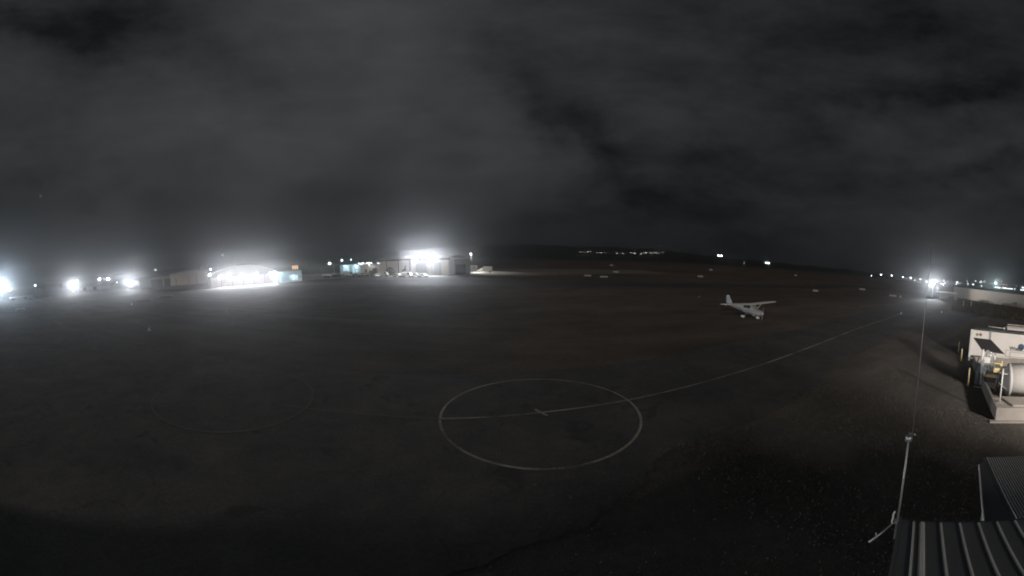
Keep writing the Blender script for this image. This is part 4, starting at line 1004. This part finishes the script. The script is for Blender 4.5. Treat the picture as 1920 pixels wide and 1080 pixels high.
# low things in front of the long pale building
for x, y, lab in ((1806, 576, 'left one of two thin white pickets in front of the long pale building'), (1820.5, 576, 'right one of two thin white pickets in front of the long pale building')):
    p = at(x, y); MBp = MB().tube([(p.x, p.y, 0), (p.x, p.y, 2.0)], .09, 8).box((p.x, p.y, 2.05), (.3, .3, .1)); tag(MBp.build('picket', M['white']), lab, 'post', 'thin white pickets')
p = at(1875.5, 575); t = empty('sign_board', (p.x, p.y, 0), R(-82), 'small blank white sign board before the long pale building', 'sign')
MB().box((0, 0, 2.6), (1.9, .1, 1.25)).build('board', M['white'], t)
for s in (-.7, .7): MB().tube([(s, .08, 0), (s, .08, 2.2)], .06, 8).build('post', M['galv'], t)
def shrub(name, p, r, h, label, n=420, trunk=True, group=None, cat='bush'):
    t = empty(name, (p.x, p.y, 0), random.uniform(0, 6), label, cat, group)
    m_ = MB()
    for i in range(n):
        a = random.uniform(0, 6.283); u = random.random() ** .5; z = random.uniform(.05, 1)
        k = math.sin(math.pi * min(1, z * .85 + .12)) ** .6 * (1 + .35 * mnoise.noise(Vector((math.cos(a) * 1.3, math.sin(a) * 1.3, z * 3 + p.x))))
        c = Vector((math.cos(a) * r * u * k, math.sin(a) * r * u * k, z * h))
        s = random.uniform(.10, .22) * (h / 2) ** .5
        d1 = Vector((random.gauss(0, 1), random.gauss(0, 1), random.gauss(0, 1))).normalized(); d2 = d1.orthogonal().normalized()
        m_.poly([c - d1 * s, c + d2 * s * .5, c + d1 * s, c - d2 * s * .5])
    m_.build('crown', M['foliage'], t)
    st = MB()
    for i in range(4): a = i * 1.6; st.tube([(0, 0, 0), (math.cos(a) * r * .2, math.sin(a) * r * .2, h * .35), (math.cos(a) * r * .45, math.sin(a) * r * .45, h * .7)], [.07, .05, .02], 6)
    st.build('trunk', M['bark'], t)
shrub('bush', at(1845, 576), 4.2, 2.6, 'dark rounded bush between the white pickets and the sign board', 700)
shrub('bush', at(1886, 577), 2.6, 1.7, 'low bush just right of the blank white sign board', 420)
shrub('bush', at(1908, 577), 3.4, 2.3, 'dark bush farthest right before the long pale building', 520)
shrub('bush', at(1778, 568), 2.6, 1.9, 'low bush beneath the pale flat canopy', 420)
shrub('small_tree', at(731, 516.5), 2.2, 4.0, 'small dark tree before the left part of the cream hangar', 420, cat='tree')
shrub('bush', at(696, 517), 2.0, 2.6, 'dark bush between the second and third double lamp posts', 300)
# weeds in front of the long building (uncountable)
wv = MB()
for i in range(5200):
    x = random.uniform(1784, 1925); base = 560 + (x - 1787) * .155
    p = at(x, base + random.random() ** 1.5 * 22)
    hgt = random.uniform(.25, 1.0); a = random.uniform(0, 3.14); lx_, ly_ = math.cos(a) * .25, math.sin(a) * .25
    dx, dy = random.gauss(0, .2), random.gauss(0, .2)
    wv.poly([(p.x - lx_, p.y - ly_, 0), (p.x + lx_, p.y + ly_, 0), (p.x + dx, p.y + dy, hgt)])
M['weeds'] = mat('dry_weeds', (.10, .075, .05), .95, var=.4, scale=.4)
tag(wv.build('dry_weeds', M['weeds']), 'dry brown weeds growing along the long pale building', 'weeds', kind='stuff')
# near tufted grass
gv = MB()
for i in range(52000):
    x = random.uniform(-1, 27); y = random.uniform(-1, 16.5)
    ctr = 15.9 + (x - 1.6) * .158
    if y > ctr - 5.3 + random.gauss(0, .25): continue
    if x < 13 and y > 11.0 - (x - 6.4) * -.22 + .2 : continue
    if x + y * .62 < 9.6 and x < 6.2: 
        if random.random() < .8: continue
    uv = Vector((x, y)) - Vector(sc2((22.63, 1.03)))
    if uv.dot(Vector((.967, .254))) > -.4 and uv.dot(Vector((.254, -.967))) > -.3: continue
    if x > 19 and mnoise.noise(Vector((x * .2, y * .2, 9))) < 0: continue
    if mnoise.noise(Vector((x * .3, y * .3, 5))) + random.gauss(0, .3) < -.15: continue
    hgt = random.uniform(.02, .08); a = random.uniform(0, 3.14); lx_, ly_ = math.cos(a) * .02, math.sin(a) * .02
    dx, dy = random.gauss(0, .04), random.gauss(0, .04)
    gv.poly([(x - lx_, y - ly_, 0), (x + lx_, y + ly_, 0), (x + dx, y + dy, hgt)])
M['tuft'] = mat('dry_grass_blades', (.16, .14, .12), .95, var=.4, scale=.7)
tag(gv.build('grass_tufts', M['tuft']), 'dry tufted grass between the taxiway and the roof', 'grass', kind='stuff')

# ------------------------------------------------------------------ the building the camera stands on
rd = Vector((.953, .302)); rp = Vector((.302, -.953))     # down the roof / across it
RZ = H - 3.0
E0 = Vector((3.12, .94))       # front left corner of the roof
def rq(u, v): return E0 - rd * u + rp * v
t = empty('control_building', (E0.x, E0.y, 0), 0, 'building with a dark ribbed metal roof at the lower right corner', 'building')
def rr_(u, v, z): q_ = rq(u, v) - E0; return (q_.x, q_.y, z)
def rprism(mb, us, vs, z0, z1, k=None):
    b_ = [rr_(us[0], vs[0], 0)[:2], rr_(us[0], vs[1], 0)[:2], rr_(us[1], vs[1], 0)[:2], rr_(us[1], vs[0], 0)[:2]]
    mb.prism(b_[::-1] if True else b_, z0, z1, k)
m_ = MB(); rprism(m_, (0.12, 17), (.3, 15), 0, RZ - .3); m_.build('wall', M['grey'], t)
m_ = MB(); rprism(m_, (0, 17.2), (0, 15.2), RZ - .05, RZ); roofo = m_.build('roof', M['roof'], t)
m_ = MB()
vv = [.125, .21]
for i in range(60): vv.append(.40 + .196 * i)
for i, v in enumerate(vv):
    wd_ = .009 if i == 0 else (.022 if i == 1 else .012); h_ = .03
    u0 = .035
    P = []
    for u in (u0, 17.1):
        P.append([rr_(u, v - wd_ * 1.3, RZ), rr_(u, v + wd_ * 1.3, RZ), rr_(u, v + wd_ * .7, RZ + h_), rr_(u, v - wd_ * .7, RZ + h_)])
    m_.loft(P, smooth=False)
m_.build('roof_rib', M['ribcap'], t)['kind'] = 'stuff'
m_ = MB(); rprism(m_, (-.06, -.003), (0, 15.2), RZ - .13, RZ - .03); m_.build('gutter', M['dgrey'], t)
m_ = MB(); rprism(m_, (-.06, 17.2), (-.035, -.003), RZ - .16, RZ + .02); m_.build('barge_board', M['roof'], t)
# lower lean-to roof
LZ = H - 5.3
def lq(px, py): q_ = at(px, py, LZ); return Vector((q_.x, q_.y))
t = empty('lean_to', (7.9, .2, 0), 0, 'lower corrugated roof beyond the edge of the ribbed roof', 'building')
o0 = Vector((7.9, .2))
F0 = lq(1836, 858); far_u = (lq(1852, 858) - o0)
g0 = lq(1846.5, 858) - o0
def lr(u, v, z): q_ = g0 - rd * u + rp * v; return (q_.x, q_.y, z)
def lprism(mb, us, vs, z0, z1): mb.prism([lr(us[0], vs[0], 0)[:2], lr(us[1], vs[0], 0)[:2], lr(us[1], vs[1], 0)[:2], lr(us[0], vs[1], 0)[:2]], z0, z1)
m_ = MB(); lprism(m_, (.15, 4.2), (.1, 3.4), 0, LZ - .12); m_.build('wall', M['grey'], t)
m_ = MB(); lprism(m_, (0, 4.35), (-.02, 3.6), LZ - .05, LZ); m_.build('roof', M['roof'], t)
m_ = MB()
for i in range(53):
    v = .07 + i * .066
    m_.loft([[lr(u, v - .016, LZ), lr(u, v + .016, LZ), lr(u, v + .006, LZ + .018), lr(u, v - .006, LZ + .018)] for u in (.0, 4.3)], smooth=False)
m_.build('roof_corrugation', M['ribcap'], t)['kind'] = 'stuff'
# plain flashing to the left of the corrugation
p_ = [lq(1837, 866), lq(1850, 985), lq(1915, 985), lq(1854, 858)]
m_ = MB().prism([((q_ - o0).x, (q_ - o0).y) for q_ in (lq(1836, 870), lq(1846, 990), lq(1912, 990), lq(1853, 858.5))], LZ - .06, LZ - .012); m_.build('flashing', M['roof'], t)
a, b = lq(1835.5, 872) - o0, lq(1845.5, 985) - o0; m_ = MB().tube([(a.x, a.y, LZ), (b.x, b.y, LZ)], .022, 8); m_.build('ridge_capping', M['ribcap'], t)

# antenna mast at the roof corner
mp_ = Vector((3.01, .94)) + Vector((.03, .02))
t = empty('antenna_mast', (mp_.x, mp_.y, RZ - .3), 0, 'thin whip antenna on a pale pole at the corner of the ribbed roof', 'antenna')
zt = far(1695.3, 823, mp_.length).z - (RZ - .3)
MB().tube([(0, 0, 0), (0, 0, zt)], .011, 10).build('pole', M['galv'], t)
MB().tube([(0, 0, zt - .02), (0, 0, zt + .045)], .036, 10).build('collar', M['steel'], t)
off = Vector((-rd.x * 0 + .012, -.03, 0))
MB().tube([(0, 0, zt + .06), (off.x * 1.2, off.y * 1.2, zt + .085)], .02, 8).build('clamp', M['dgrey'], t)
MB().tube([(off.x, off.y, zt + .04), (off.x, off.y, zt + 2.1)], .0035, 6).build('whip', M['galv'], t)
MB().ball((off.x * 1.7, off.y * 1.7, zt + .065), .014, 8).build('bolt', M['steel'], t)
# short boom below it
a = far(1629, 1017, 2.78); b = far(1671, 984, 3.0)
t = empty('antenna_bracket', (b.x, b.y, b.z), 0, 'short slanting arm with a coiled cable left of the whip antenna foot', 'bracket')
MB().tube([a - b, (a - b) * .45, (0, 0, 0)], [.013, .010, .008], 8).build('arm', M['galv'], t)
MB().tube([(a - b) * .72, (a - b) * .72 + Vector((0, 0, .09))], .006, 6).build('stub', M['galv'], t)
cb = [Vector((.02, 0, .0)), Vector((.035, .01, .05)), Vector((.02, 0, .09)), Vector((.045, .01, .14)), Vector((.05, .0, .19))]
MB().tube(cb, .009, 8).build('cable', M['white'], t)
MB().tube([Vector((.02, 0, .0)), Vector((.045, -.02, -.0)), Vector((.07, -.01, .06)), Vector((.09, 0, .0))], .005, 6).build('cable_clip', M['galv'], t)

# floodlight behind the camera, out of frame to the right: it throws the shadows of the fuel compound
fb = Vector((A.x - .54 * 17, A.y - .85 * 17))
t = empty('yard_floodlight', (fb.x, fb.y, 0), 0, 'yard floodlight on a pole behind the viewpoint', 'floodlight')
MB().tube([(0, 0, 0), (0, 0, 8.6)], .1, 10).build('pole', M['galv'], t)
MB().box((.0, .1, 8.5), (.7, .3, .4)).build('lamp_head', M['dgrey'], t)
point(t, (0.1, .4, 8.2), 27000, (1, .92, .84), .6, spot=((.86, .51, -.16), 88), blend=1.0)

# ------------------------------------------------------------------ haze, added to give the lamps their halos
hz = MB().box((0, 0, 59), (3760, 3760, 120))
m = bpy.data.materials.new('halo_haze'); m.use_nodes = True; m.cycles.volume_sampling = 'EQUIANGULAR'; m.cycles.homogeneous_volume = True; nt = m.node_tree; nt.nodes.clear()
v = nt.nodes.new('ShaderNodeVolumePrincipled'); v.inputs['Color'].default_value = (.92, .95, 1, 1); v.inputs['Density'].default_value = .00078; v.inputs['Anisotropy'].default_value = .91
o = nt.nodes.new('ShaderNodeOutputMaterial'); nt.links.new(v.outputs[0], o.inputs['Volume'])
tag(hz.build('haze', m), 'thin haze added over the airfield for the lamp halos', 'haze', kind='stuff')
